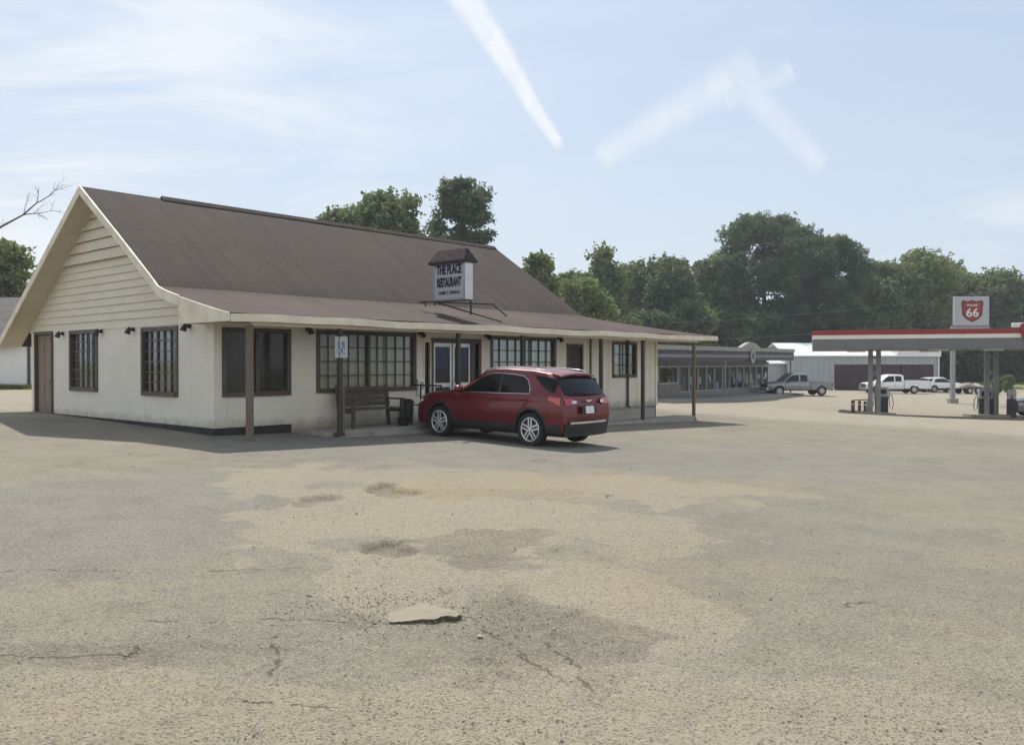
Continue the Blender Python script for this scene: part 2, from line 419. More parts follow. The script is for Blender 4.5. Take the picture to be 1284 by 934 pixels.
DIRT = [blob(600,648,230,28,.95), blob(420,640,95,40,.8), blob(475,720,80,42,.8), blob(345,600,60,22,.7), blob(720,658,170,30,.85),
        blob(790,612,200,15,.6), blob(745,725,110,28,.7), blob(820,765,80,50,.6), blob(740,880,260,60,.45), blob(130,880,330,55,.45),
        blob(1010,900,300,60,.5), blob(540,860,120,40,.3), blob(520,760,70,22,.8), blob(560,600,240,12,.5)]
DARK = [blob(600,680,70,20,.7,-.3), blob(705,800,110,34,.75,-.5), blob(770,800,60,22,.7,-.4), blob(490,690,36,8,.8,-.3), blob(592,702,34,10,.8),
        blob(90,820,190,16,.75), blob(270,812,90,8,.6), blob(650,760,40,26,.5), blob(840,650,120,10,.3), blob(445,780,45,10,.5), blob(560,830,120,22,.4), blob(330,575,120,6,.4),
        blob(150,585,150,5,.3), blob(905,700,200,40,.3), blob(620,860,60,16,.35)]
GREY = [blob(640,565,330,18,.8), blob(980,580,300,16,.6), blob(150,640,200,60,.8), blob(400,560,120,12,.5), blob(990,660,180,30,.35)]
GOLD = [blob(535,618,70,9,1.0), blob(640,612,140,12,.6), blob(800,603,200,10,.35), blob(480,900,300,40,.25), blob(800,720,90,40,.35), blob(120,900,200,50,.35)]
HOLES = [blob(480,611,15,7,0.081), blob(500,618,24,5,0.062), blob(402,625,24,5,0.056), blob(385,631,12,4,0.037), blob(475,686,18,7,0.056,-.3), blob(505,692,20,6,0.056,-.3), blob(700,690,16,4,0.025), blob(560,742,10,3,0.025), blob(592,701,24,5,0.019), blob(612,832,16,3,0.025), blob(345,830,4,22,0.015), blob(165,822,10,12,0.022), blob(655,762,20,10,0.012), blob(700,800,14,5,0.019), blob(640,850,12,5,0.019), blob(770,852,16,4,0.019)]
def bsum(L, x, y, wob=0.0):
    s = 0.0
    for (cx_, cy_, rx, ry, a, rot) in L:
        dx, dy = x - cx_, y - cy_
        if abs(dx) > 3 * (rx + ry) or abs(dy) > 3 * (rx + ry): continue
        c, sn = math.cos(rot), math.sin(rot)
        d = ((dx * c + dy * sn) / rx) ** 2 + ((-dx * sn + dy * c) / ry) ** 2
        d = math.sqrt(d) + wob
        s = max(s, a * smst(1.25 - d, 0, .38))
    return s
PL0, PL1 = gp(872, 517), gp(1284, 548)
pdir = (PL1 - PL0); pdir.z = 0; pdir.normalize(); pnor = Vector((-pdir.y, pdir.x, 0))
def build_ground():
    nx, ny = len(XS), len(YS); V = []; A = {'dirt': [], 'dark': [], 'gold': [], 'pale': [], 'field': [], 'grey': []}
    for y in YS:
        for x in XS:
            z = gz(x, y); near = (abs(x) < 14 and 0 < y < 26)
            d = dk = g = gy_ = 0.0
            if near:
                w = noise.fractal(Vector((x * .9, y * .9, 3.1)), .8, 2.1, 6) * .62
                w2 = noise.fractal(Vector((x * 2.1, y * 2.1, 9.1)), .7, 2.1, 6) * .60
                d = bsum(DIRT, x, y, w); dk = bsum(DARK, x, y, w2); g = bsum(GOLD, x, y, w2); gy_ = bsum(GREY, x, y, w * .7) * (1 - .8 * d)
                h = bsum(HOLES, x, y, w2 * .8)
                z -= h; dk = max(dk, min(.9, h * 19))  # potholes also darkened in colour, deeper ones more, to make them visible
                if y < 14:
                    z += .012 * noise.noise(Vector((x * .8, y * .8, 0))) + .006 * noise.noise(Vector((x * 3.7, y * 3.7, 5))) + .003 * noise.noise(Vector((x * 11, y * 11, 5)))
            pl = 0.0
            if y > 12:
                q = Vector((x, y, 0)) - PL0; q.z = 0
                s = q.dot(pnor) + 1.4 * noise.fractal(Vector((x * .15, y * .15, 1)), 1.0, 2.0, 3)
                pl = smst(s, -1.3, 1.8) if x > -2 else 0
                if x < -12: pl = max(pl, smst(y - 21 - (x + 12) * -.2, 0, 2))
            fl = 0.0
            if x > 45: fl = smst(y - (96 + .1 * x) + 5 * noise.noise(Vector((x * .1, y * .1, 2))), 0, 4)
            else: fl = smst(y, 112, 118)
            if x < -14: fl = max(fl, smst(y, 42, 44))
            V.append((x, y, z)); A['dirt'].append(d); A['dark'].append(dk); A['gold'].append(g); A['pale'].append(pl); A['field'].append(fl); A['grey'].append(gy_)
    Fc = [(j * nx + i, j * nx + i + 1, (j + 1) * nx + i + 1, (j + 1) * nx + i) for j in range(ny - 1) for i in range(nx - 1)]
    me = bpy.data.meshes.new('ground'); me.from_pydata(V, [], Fc)
    for k, L in A.items():
        at_ = me.attributes.new(k, 'FLOAT', 'POINT'); at_.data.foreach_set('value', L)
    for p in me.polygons: p.use_smooth = True
    o = bpy.data.objects.new('ground', me); COL.objects.link(o); tag(o, kind='structure')
    m = bpy.data.materials.new('lot_surface'); m.use_nodes = True; t = NT(m.node_tree); t.n.clear()
    oc = t.add('ShaderNodeTexCoord').outputs['Object']
    at2 = lambda n: t.add('ShaderNodeAttribute', attribute_name=n).outputs['Fac']
    big = t.noise(oc, .22, 5, .6); mid = t.noise(oc, 1.3, 6, .65); g1 = t.noise(oc, 28, 3, .7); g2 = t.noise(oc, 75, 2, .8)
    vor = t.add('ShaderNodeTexVoronoi', {'Vector': oc, 'Scale': 95.0}); vc = vor.outputs['Color']
    vs = t.add('ShaderNodeSeparateXYZ', {0: vc}).outputs[0]
    c = t.mix(t.smooth(big, .3, .7), (.235, .213, .166, 1), (.284, .254, .193, 1))
    c = t.mix(t.smooth(mid, .4, .68, 0, .45), c, (.165, .148, .116, 1))
    pt = t.noise(t.add('ShaderNodeVectorMath', {0: oc, 1: (31, 7, 0)}, operation='ADD').outputs[0], .75, 8, .7, .4)
    c = t.mix(t.smooth(pt, .53, .60, 0, .42), c, (.31, .262, .185, 1))
    c = t.mix(t.smooth(t.noise(oc, 4.5, 6, .75), .55, .70, 0, .5), c, (.115, .10, .078, 1))
    c = t.mix(t.math('MULTIPLY', at2('grey'), .65), c, t.mix(t.smooth(mid, .35, .65), (.225, .217, .195, 1), (.19, .185, .168, 1)))
    rag = t.noise(oc, 3.2, 9, .72, .3); rag2 = t.noise(t.add('ShaderNodeVectorMath', {0: oc, 1: (3, 19, 0)}, operation='ADD').outputs[0], 6.5, 8, .75)
    def ragged(attr, n_, lo, hi, amt=.9): return t.smooth(t.math('ADD', at2(attr), t.math('MULTIPLY', t.math('SUBTRACT', n_, .5), amt)), lo, hi)
    dirt = t.math('MULTIPLY', t.math('ADD', t.math('MULTIPLY', ragged('dirt', rag, .34, .52), .62), t.math('MULTIPLY', at2('dirt'), .36)), t.smooth(mid, .25, .6, .6, 1.0))
    dirt = t.math('MULTIPLY', dirt, t.smooth(g1, .25, .55, .7, 1.0))
    c = t.mix(dirt, c, (.33, .286, .205, 1))
    c = t.mix(t.math('MULTIPLY', at2('gold'), t.smooth(mid, .3, .6, .3, .8)), c, (.33, .262, .15, 1))
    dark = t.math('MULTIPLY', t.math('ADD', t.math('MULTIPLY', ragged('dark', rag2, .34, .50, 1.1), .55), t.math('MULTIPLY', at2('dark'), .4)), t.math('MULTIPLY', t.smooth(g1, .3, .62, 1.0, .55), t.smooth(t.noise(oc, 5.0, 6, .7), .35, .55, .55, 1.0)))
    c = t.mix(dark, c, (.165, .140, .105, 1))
    c = t.mix(at2('pale'), c, t.mix(t.smooth(mid, .3, .7), (.36, .315, .24, 1), (.30, .265, .205, 1)))
    # aggregate: light chips and dark pits
    near = t.smooth(t.add('ShaderNodeSeparateXYZ', {0: oc}).outputs[1], 3, 30, 1, .25)
    chips = t.math('MULTIPLY', t.smooth(vs, .80, .96), near)
    pits = t.math('MULTIPLY', t.smooth(vs, .26, .05), near)
    pits = t.math('MULTIPLY', t.smooth(vs, .05, .28, 1, 0), near)
    c = t.mix(t.math('MULTIPLY', chips, .5), c, (.42, .38, .29, 1))
    c = t.mix(t.math('MULTIPLY', pits, .75), c, (.085, .075, .062, 1))
    c = t.mix(t.math('MULTIPLY', t.smooth(g2, .52, .75), .35), c, (.10, .09, .075, 1))
    # cracks with their own shape
    vn = t.add('ShaderNodeVectorMath', {0: oc, 1: t.add('ShaderNodeVectorMath', {0: t.add('ShaderNodeTexNoise', {'Vector': oc, 'Scale': 1.4, 'Detail': 5.0}).outputs[1], 1: (.9, .9, 0)}, operation='MULTIPLY').outputs[0]}, operation='ADD').outputs[0]
    cr = t.add('ShaderNodeTexVoronoi', {'Vector': vn, 'Scale': .42}, feature='DISTANCE_TO_EDGE').outputs[0]
    crk = t.math('MULTIPLY', t.smooth(cr, .002, .007, 1, 0), t.smooth(t.noise(oc, .5, 3), .60, .68))
    sx, sy, sz = t.add('ShaderNodeSeparateXYZ', {0: oc}).outputs
    wob = t.noise(oc, 2.4, 5, .7); wobc = t.math('MULTIPLY', t.math('SUBTRACT', wob, .5), .28)
    lines = [((-20,716),(110,714)),((110,714),(260,717)),((260,717),(385,712)),((200,781),(330,778)),((330,778),(470,780)),((345,800),(340,860)),
             ((0,825),(160,822)),((160,822),(175,808)),((300,880),(400,888)),((690,808),(740,862)),((575,770),(700,850))]
    for (a, b) in lines:
        A_, B_ = gp(*a), gp(*b); d_ = (B_ - A_); d_.z = 0; L_ = d_.length; d_.normalize()
        rx = t.math('SUBTRACT', sx, A_.x); ry = t.math('SUBTRACT', sy, A_.y)
        al = t.math('ADD', t.math('MULTIPLY', rx, d_.x), t.math('MULTIPLY', ry, d_.y))
        pe = t.math('ABSOLUTE', t.math('ADD', t.math('SUBTRACT', t.math('MULTIPLY', rx, d_.y), t.math('MULTIPLY', ry, d_.x)), wobc))
        k = t.math('MULTIPLY', t.math('MULTIPLY', t.smooth(pe, .003, .016, 1, 0), t.smooth(t.noise(oc, 7.0, 4), .42, .54)), t.math('MULTIPLY', t.smooth(al, -.15, .0), t.smooth(al, L_, L_ + .15, 1, 0)))
        crk = t.math('MAXIMUM', crk, t.math('MULTIPLY', k, t.smooth(g1, .3, .55, .15, .9)))
    c = t.mix(t.math('MULTIPLY', crk, .75), c, (.06, .052, .042, 1))
    fieldc = t.mix(t.smooth(mid, .35, .65), (.19, .19, .065, 1), (.30, .265, .12, 1))
    c = t.mix(at2('field'), c, fieldc)
    hgt = t.math('ADD', t.math('MULTIPLY', rag2, 1.6), t.math('ADD', t.math('ADD', t.math('MULTIPLY', vs, .5), t.math('MULTIPLY', g1, .8)), t.math('MULTIPLY', crk, -1.2)))
    b = t.add('ShaderNodeBump', {'Strength': .85, 'Distance': .018, 'Height': hgt})
    p = t.add('ShaderNodeBsdfPrincipled', {'Base Color': c, 'Roughness': .92, 'Normal': b.outputs[0]}); p.inputs['Specular IOR Level'].default_value = .25
    t.add('ShaderNodeOutputMaterial', {'Surface': p.outputs[0]}); me.materials.append(m)
build_ground()

def loose_gravel():
    rnd = random.Random(3); mb = MB()
    for i in range(14000):
        y = 3.7 + 11 * rnd.random() ** 1.7; x = rnd.uniform(-.62, .62) * y + rnd.uniform(-.3, .3)
        dens = .18 + .8 * max(bsum(DIRT, x, y), bsum(DARK, x, y))
        if i % 4 == 0: x = rnd.gauss(-.62, .5); y = rnd.gauss(5.75, .35); dens = .5
        if rnd.random() > dens: continue
        r = rnd.choice([.003, .003, .004, .005, .008]) * rnd.uniform(.6, 1.5)
        if rnd.random() < .012: r *= 2.0
        z = gz(x, y) + r * .2 - bsum(HOLES, x, y); base = len(mb.v)
        T = Matrix.Rotation(rnd.uniform(0, 6.28), 3, 'Z') @ Matrix.Rotation(rnd.uniform(-.5, .5), 3, 'X')
        for p in ((1,0,0),(-1,0,0),(0,1,0),(0,-1,0),(0,0,.8),(0,0,-.6)):
            q = T @ Vector((p[0] * r * rnd.uniform(.7, 1.2), p[1] * r * rnd.uniform(.7, 1.2), p[2] * r)); mb.v.append((x + q.x, y + q.y, z + q.z))
        mb.cur = rnd.randint(0, 2)
        for f in ((0,2,4),(2,1,4),(1,3,4),(3,0,4),(2,0,5),(1,2,5),(3,1,5),(0,3,5)): mb.f.append([base + k for k in f]); mb.mi.append(mb.cur)
    mat('stone_a', (.42, .38, .30), .9); mat('stone_b', (.26, .23, .18), .9); mat('stone_c', (.30, .26, .2), .9)
    o = mb.build('gravel', ['stone_a', 'stone_b', 'stone_c']); tag(o, 'loose gravel chips scattered over the worn parking lot', 'gravel', kind='stuff')
loose_gravel()

def asphalt_chunk(px0, py, px1, depth, hgt, label, seed):
    a, b = gp(px0, py), gp(px1, py - 8); rnd = random.Random(seed)
    c = (a + b) / 2; t = thing('asphalt_chunk', (c.x, c.y, gz(c.x, c.y)), math.atan2(b.y - a.y, b.x - a.x), label, 'asphalt chunk')
    L = (b - a).length; n = 22; nearp = []; farp = []
    for i in range(n + 1):
        u_ = i / n; x = (u_ - .5) * L
        e = math.sin(math.pi * u_) ** .5
        nearp.append((x, -depth * .18 * e + .09 * noise.noise(Vector((x * 7, seed, 0))) + .03 * noise.noise(Vector((x * 25, seed, 0)))))
        farp.append((x, depth * e * (.8 + .6 * noise.noise(Vector((x * 6, seed, 7))))))
    mb = MB(); top = []
    for i in range(n + 1):
        row = []
        for k in range(7):
            w = k / 6; y = nearp[i][1] * (1 - w) + farp[i][1] * w
            z = hgt * (1 - w ** 2.2) + .006 * noise.noise(Vector((nearp[i][0] * 9, y * 9, seed)))
            if k == 6: z = -.01
            row.append((nearp[i][0], y, z if 0 < i < n else -.01))
        top.append(row)
    mb.sheet(top)
    for a_, b_ in zip(top, top[1:]):
        mb.poly([a_[0], b_[0], (b_[0][0], b_[0][1] + .05, -.02), (a_[0][0], a_[0][1] + .05, -.02)])
    o = mb.build('broken_slab', 'chunk_top', t, fix=False) 
mat('chunk_top', (.31, .27, .195), .95, var=.7, vscale=9, col2=(.24, .21, .16), bump=.9, bscale=45)
asphalt_chunk(483, 781, 578, .46, .022, 'raised broken slab of pale asphalt in the middle of the lot', 4)

# ------------------------------------------------------------------ restaurant
TH = R(48.4); AX, AY = -6.339, 18.305
BT = Matrix.Translation((AX, AY, 0)) @ Matrix.Rotation(TH, 4, 'Z'); BTi = BT.inverted()
def bgz(q, t): w = BT @ Vector((q, t, 0)); return gz(w.x, w.y)
B = thing('restaurant_building', (AX, AY, 0), TH, 'long cream restaurant with a brown shingle roof, gable end and posted porch', 'restaurant')
# roof profile across the building
PROF = [(-1.62, 2.67), (-1.1, 2.77), (-.6, 2.875), (-.1, 2.985), (.35, 3.085), (.75, 3.18), (1.05, 3.26), (1.3, 3.35), (1.5, 3.50), (1.75, 3.675), (2.1, 3.91), (3.2, 4.65), (4.3, 5.375), (5.35, 6.07), (7.3, 4.80), (9.3, 3.50), (11.15, 2.30)]
def zr(t):
    for (a, za), (b, zb) in zip(PROF, PROF[1:]):
        if a <= t <= b: return za + (zb - za) * (t - a) / (b - a)
    return PROF[0][1] if t < PROF[0][0] else PROF[-1][1]
Q0, QG, QE = -.56, 14.62, 18.95
def holes_wall(axis, a0, a1, holes, z0=None, z1=2.60, th=.2, mb=None):
    mb = mb or MB(); xs = sorted({a0, a1, *[h[0] for h in holes], *[h[1] for h in holes]})
    for xa, xb in zip(xs, xs[1:]):
        zs = z0
        hs = sorted([h for h in holes if h[0] <= xa + 1e-6 and h[1] >= xb - 1e-6], key=lambda h: h[2])
        segs = []; cur = zs
        for h in hs: segs.append((cur, h[2])); cur = h[3]
        segs.append((cur, z1))
        for (za, zb) in segs:
            if zb - za < .002: continue
            if axis == 'q': mb.box((xa, 0, za), (xb, th, zb))
            else: mb.box((0, xa, za), (th, xb, zb))
    return mb
WINS_F = [(.26, 1.84, 1.02, 2.38), (2.68, 5.68, 1.05, 2.40), (8.68, 11.54, 1.05, 2.40), (14.74, 16.10, 1.27, 2.36)]
DOORS_F = [(6.05, 6.24, .16, 2.24), (6.34, 8.14, .16, 2.27), (12.23, 12.95, .16, 2.24)]
WINS_G = [(1.60, 3.24, .99, 2.45), (5.80, 7.44, 1.02, 2.49)]
DOORS_G = [(8.72, 9.86, .22, 2.50)]
holes_wall('q', 0, 17.47, WINS_F + DOORS_F, z0=.16).build('wall', 'cream_wall', B)
holes_wall('t', .2, 10.25, WINS_G + DOORS_G, z0=.29, z1=2.56).build('wall', 'cream_wall', B)
mb = MB(); mb.box((17.27, .2, .16), (17.47, 10.25, 2.6)); mb.build('wall', 'cream_wall', B)
mb = MB(); mb.box((.2, 10.05, .16), (17.27, 10.25, 3.0)); mb.build('wall', 'cream_wall', B)
mb = MB(); mb.box((.02, .02, .14), (17.45, 10.2, .158)); mb.build('floor_slab', 'interior_dark', B)
# foundation
mb = MB(); mb.box((-.01, -.01, -.5), (1.92, .18, .288)); mb.box((-.01, .18, -.5), (.18, 10.26, .287)); mb.build('foundation', 'foundation', B)
mb = MB(); mb.box((1.93, .01, -.4), (12.0, .19, .158)); mb.build('foundation', 'cream_wall', B)
mb = MB(); mb.box((12.0, .01, -.9), (17.46, .19, .158)); mb.box((17.28, .19, -.9), (17.46, 10.2, .158)); mb.build('foundation', 'block', B)
# vertical boards on the far stretch of the front wall
mb = MB()
q = 12.98
while q < 17.4:
    if not (14.60 < q < 16.14): mb = MB(); mb.box((q, -.014, .17), (q + .04, -.001, 2.55)); mb.build('batten', 'cream_wall', B)
    q += .29
mb = MB(); mb.box((13.38, -.035, .17), (13.46, -.002, 2.5)); mb.build('trim_strip', 'brown_frame', B)
mb = MB(); mb.tube([(15.54, -.06, 2.5), (15.54, -.06, .22), (15.54, -.14, .17)], .04, 8); mb.build('downspout', 'post_dark', B)
mb = MB(); mb.box((17.40, -.03, .17), (17.50, .0, 2.55)); mb.build('corner_board', 'trim_cream', B)
# gable siding: a backing sheet and lapped boards
def t_range(z):
    lo = None
    f_ = [t for t in [x * .02 for x in range(0, 520)] if zr(t) - .13 > z]
    return (f_[0], f_[-1]) if f_ else None
mb = MB(); mb.prism([(.0, 2.57)] + [(t, zr(t) - .14) for t in [.0, .35, .75, 1.05, 1.3, 1.5, 1.75, 2.1, 5.35, 9.3, 10.25]] + [(10.25, 2.57)], 0, .03, .15); mb.build('gable_wall', 'cream_siding', B)
mb = MB(); z = 2.57
while z < 4.28:
    z2 = min(z + .19, 4.285); r1 = t_range(z); r2 = t_range(z2)
    mb.poly([(-.012, r1[0], z), (-.012, r1[1], z), (.026, r2[1], z2), (.026, r2[0], z2)])
    mb.poly([(-.012, r1[0], z), (.028, r1[0], z), (.028, r1[1], z), (-.012, r1[1], z)]); z = z2
mb.build('siding', 'cream_siding', B, fix=False)
for i, z in enumerate((4.30, 4.575, 4.85, 5.125, 5.40)):
    mb = MB(); z2 = z + .262; r1 = t_range(z); r2 = t_range(min(z2, 5.88))
    if not r1 or not r2: continue
    mb.poly([(-.085, r1[0], z), (-.085, r1[1], z), (-.02, r2[1], z2), (-.02, r2[0], z2)]); mb.poly([(-.085, r1[0], z), (-.06, r1[0], z - .004), (-.06, r1[1], z - .004), (-.085, r1[1], z)])
    mb.poly([(-.06, r1[0], z), (-.06, r1[1], z), (.0, r2[1], z2), (.0, r2[0], z2)])
    mb.build('louver_board', 'cream_siding', B, fix=False)
mb = MB(); mb.box((-.02, .0, 2.545), (-.001, 10.26, 2.575)); mb.build('trim_strip', 'trim_cream', B)
# roof, main part
def rows(ts, qs, dz=0.0):
    out = []
    for q in qs:
        out.append([(q, t, zr(t) + dz + .012 * noise.noise(Vector((q * .35, t * .35, 0)))) for t in ts])
    return out
tsm = [t for t, z in PROF if t >= 1.29]; tss = [t for t, z in PROF if t <= 1.31]
qs = [Q0 + (QG - Q0) * i / 40 for i in range(41)]
ROOF = None
mb = MB(); mb.sheet(rows(tsm, qs), .12); mb.cur = 1
# skirt: front then end, mitred at the hip
def skirt_pt_front(a, s_):       # a 0..1 along, s_ 0 inner .. 1 outer
    t = 1.3 - 2.92 * s_; q = Q0 + (QG + 4.33 * s_ - Q0) * a
    return (q, t, zr(t) + .012 * noise.noise(Vector((q * .35, t * .35, 0))) * (1 - s_))
def skirt_pt_end(a, s_):
    t0 = 1.3 - 2.92 * s_; t1 = 9.3 + 1.85 * s_; t = t0 + (t1 - t0) * a; q = QG + 4.33 * s_
    return (q, t, zr(1.3 - 2.92 * s_))
ss = [i / 10 for i in range(11)]
mb.sheet([[skirt_pt_front(i / 46, s_) for s_ in ss] for i in range(47)], .12)
mb.sheet([[skirt_pt_end(i / 20, s_) for s_ in ss] for i in range(21)], .12)
ROOF = mb.build('roof', ['shingle', 'shingle_skirt'], B)
mb = MB(); mb.prism([(t, zr(t) - .05) for t in tsm], 0, QG - .12, QG - .02); mb.build('gable_wall', 'cream_siding', B)
mb = MB()
mb.poly([(1.5, 5.22, 6.01), (14.58, 5.22, 6.01), (14.58, 5.35, 6.135), (1.5, 5.35, 6.135)]); mb.poly([(1.5, 5.35, 6.135), (14.58, 5.35, 6.135), (14.58, 5.48, 6.01), (1.5, 5.48, 6.01)])
mb.poly([(1.5, 5.22, 6.01), (1.5, 5.35, 6.135), (1.5, 5.48, 6.01)]); mb.poly([(14.58, 5.22, 6.01), (14.58, 5.48, 6.01), (14.58, 5.35, 6.135)])
o = mb.build('ridge_vent', 'shingle', ROOF, fix=False)
# fascia along the eaves, rakes along the gable
mb = MB(); n = 36
for i in range(n):
    a, b = Q0 + (QE - Q0) * i / n, Q0 + (QE - Q0) * (i + 1) / n
    w = lambda q: .012 * math.sin(q * 1.1) + .008 * math.sin(q * 2.7 + 1)
    mb.prism([(a, 2.50 + w(a)), (b, 2.50 + w(b)), (b, 2.655 + w(b)), (a, 2.655 + w(a))], 1, -1.665, -1.628)
mb.build('fascia', 'trim_cream', B)
mb = MB(); mb.box((QE + .002, -1.66, 2.50), (QE + .04, 11.15, 2.655)); mb.build('fascia', 'trim_cream', B)
mb = MB()
for (a, za), (b, zb) in zip(PROF[4:], PROF[5:]):
    mb.prism([(a, za - .20), (b, zb - .20), (b, zb + .015), (a, za + .015)], 0, Q0 - .045, Q0 - .005)
mb.build('rake_board', 'trim_cream', B)
mb = MB(); box_p = [(-1.64, 2.50), (.36, 2.50)] + [(t, z - .006) for t, z in reversed(PROF) if t <= .36]
mb.prism(box_p, 0, Q0 - .04, Q0 - .003); mb.build('eave_box', 'trim_cream', B)
mb = MB(); mb.box((Q0 + .0, .33, 2.51), (-.02, .355, 2.95)); mb.build('eave_box', 'trim_cream', B)
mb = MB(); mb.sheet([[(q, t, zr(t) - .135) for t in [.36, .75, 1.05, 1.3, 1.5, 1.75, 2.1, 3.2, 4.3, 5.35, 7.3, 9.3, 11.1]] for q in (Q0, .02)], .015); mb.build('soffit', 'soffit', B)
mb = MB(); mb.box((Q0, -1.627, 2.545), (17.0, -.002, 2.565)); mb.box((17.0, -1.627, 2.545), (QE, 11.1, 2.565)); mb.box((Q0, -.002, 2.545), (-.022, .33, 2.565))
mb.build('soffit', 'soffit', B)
mb = MB(); mb.box((.05, -1.46, 2.44), (17.9, -1.34, 2.543)); mb.build('beam', 'trim_cream', B)

def window(parent, axis, a0, a1, z0, z1, cols, rws, halves=1, curtain='curtain', fr=.07, cover=1.0, thick=.03):
    def P(a, d, z): return (a, d, z) if axis == 'q' else (d, a, z)     # d: depth, negative = outside
    f = MB(); f.box(P(a0 - fr, -thick, z0 - fr), P(a0 + .03, .09, z1 + fr)); f.box(P(a1 - .03, -thick, z0 - fr), P(a1 + fr, .09, z1 + fr))
    f.box(P(a0 + .03, -thick, z1 - .03), P(a1 - .03, .09, z1 + fr)); f.box(P(a0 + .03, -thick - .03, z0 - fr), P(a1 - .03, .09, z0 + .03))
    hs = [(a0 + (a1 - a0) * i / halves, a0 + (a1 - a0) * (i + 1) / halves) for i in range(halves)]
    for i in range(1, halves): f.box(P(hs[i][0] - .04, -thick + .01, z0 + .03), P(hs[i][0] + .04, .085, z1 - .03))
    fo = f.build('window', 'brown_frame', parent)
    g = MB(); g.box(P(a0 + .02, .05, z0 + .02), P(a1 - .02, .055, z1 - .02)); g.build('pane', 'window_glass', fo)
    k = MB()
    for (h0, h1) in hs:
        for i in range(1, cols):
            x = h0 + (h1 - h0) * i / cols; k.box(P(x - .014, .02, z0 + .03), P(x + .014, .047, z1 - .03))
        for j in range(1, rws):
            z = z0 + (z1 - z0) * j / rws; k.box(P(h0 + .03, .022, z - .014), P(h1 - .03, .045, z + .014))
    if k.f: k.build('grille', 'brown_frame', fo)
    if curtain:
        c = MB(); x = a0; xe = a0 + (a1 - a0) * cover; rows_ = []
        n_ = int((xe - a0) / .03)
        for i in range(n_ + 1):
            x = a0 + (xe - a0) * i / n_; d = .13 + .018 * math.sin(x * 34) + .01 * math.sin(x * 13)
            rows_.append([P(x, d, z0), P(x, d, z1)])
        c.sheet(rows_); c.build('curtain', curtain, fo, smooth=True, fix=False)
    return fo
window(B, 'q', *WINS_F[0][:2], *WINS_F[0][2:], 1, 1, 2, 'blinds_dark', cover=.98)
window(B, 'q', *WINS_F[1][:2], *WINS_F[1][2:], 5, 4, 2, 'curtain')
window(B, 'q', *WINS_F[2][:2], *WINS_F[2][2:], 4, 4, 2, 'curtain')
window(B, 'q', *WINS_F[3][:2], *WINS_F[3][2:], 3, 3, 1, 'curtain', cover=.7)
window(B, 't', *WINS_G[0][:2], *WINS_G[0][2:], 5, 6, 1, 'blinds_dark', cover=.55)
window(B, 't', *WINS_G[1][:2], *WINS_G[1][2:], 5, 6, 1, 'blinds_dark', cover=.7)
# blocks the view through the rooms
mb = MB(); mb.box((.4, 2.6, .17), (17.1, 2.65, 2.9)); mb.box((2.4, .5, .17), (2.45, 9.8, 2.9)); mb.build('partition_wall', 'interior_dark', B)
# entrance: narrow side light, double glass door
f = MB(); f.box((6.00, -.02, .16), (6.05, .1, 2.29)); f.box((6.24, -.02, .16), (6.29, .1, 2.29)); f.box((6.05, -.02, 2.24), (6.24, .1, 2.29))
fo = f.build('side_light', 'trim_cream', B); g = MB(); g.box((6.05, .05, .17), (6.24, .055, 2.24)); g.build('pane', 'door_glass', fo)
f = MB(); f.box((6.29, -.04, .16), (6.36, .12, 2.36)); f.box((8.10, -.04, .16), (8.20, .12, 2.36)); f.box((6.36, -.04, 2.24), (8.10, .12, 2.36)); f.box((7.80, -.03, .16), (7.90, .1, 2.24))
f.build('door_frame', 'brown_frame', B)
for (a, b) in ((6.37, 7.06), (7.10, 7.79)):
    f = MB(); f.box((a, .0, .17), (a + .07, .05, 2.23)); f.box((b - .07, .0, .17), (b, .05, 2.23)); f.box((a + .07, .0, 2.13), (b - .07, .05, 2.23)); f.box((a + .07, .0, .17), (b - .07, .05, .38)); f.box((a + .07, .002, 1.04), (b - .07, .048, 1.15))
    d = f.build('door', 'aluminium', B); g = MB(); g.box((a + .06, .02, .36), (b - .06, .026, 2.14)); g.build('pane', 'door_glass', d)
    h = MB(); xh = b - .1 if a < 7 else a + .1; h.tube([(xh, -.0, 1.0), (xh, -.06, 1.0), (xh, -.06, 1.3), (xh, .0, 1.3)], .012, 6); h.build('handle', 'chrome', d)
g = MB(); g.box((7.90, .03, .17), (8.10, .035, 2.24)); g.build('pane', 'door_glass', B)
f = MB(); f.box((12.16, -.03, .16), (12.24, .1, 2.31)); f.box((12.94, -.03, .16), (13.02, .1, 2.31)); f.box((12.24, -.03, 2.23), (12.94, .1, 2.31)); f.build('door_frame', 'brown_frame', B)
f = MB(); f.box((12.25, .04, .17), (12.93, .09, 2.225)); d = f.build('door', 'post_dark', B, bevel=.004); h = MB(); h.box((12.33, .005, .9), (12.38, .039, 1.0)); h.build('handle', 'chrome', d)
# side door in the gable, set back behind a brown frame
f = MB(); f.box((-.05, 8.64, .22), (.12, 8.73, 2.58)); f.box((-.05, 9.85, .22), (.12, 9.94, 2.58)); f.box((-.05, 8.73, 2.49), (.12, 9.85, 2.58)); f.build('door_frame', 'brown_frame', B)
f = MB(); f.box((.03, 8.74, .24), (.08, 9.84, 2.48))
for (a, b) in ((8.84, 9.24), (9.34, 9.74)):
    for (c, e) in ((.4, 1.1), (1.25, 2.35)): f.box((.02, a, c), (.031, b, e))
d = f.build('door', 'brown_door', B, bevel=.006); h = MB(); h.box((-.03, 8.82, 1.1), (.02, 8.87, 1.2)); h.build('handle', 'dark_metal', d)
mb = MB(); mb.box((-.9, 8.6, -.1), (-.011, 10.0, .2)); mb.build('door_step', 'concrete', B, bevel=.01)
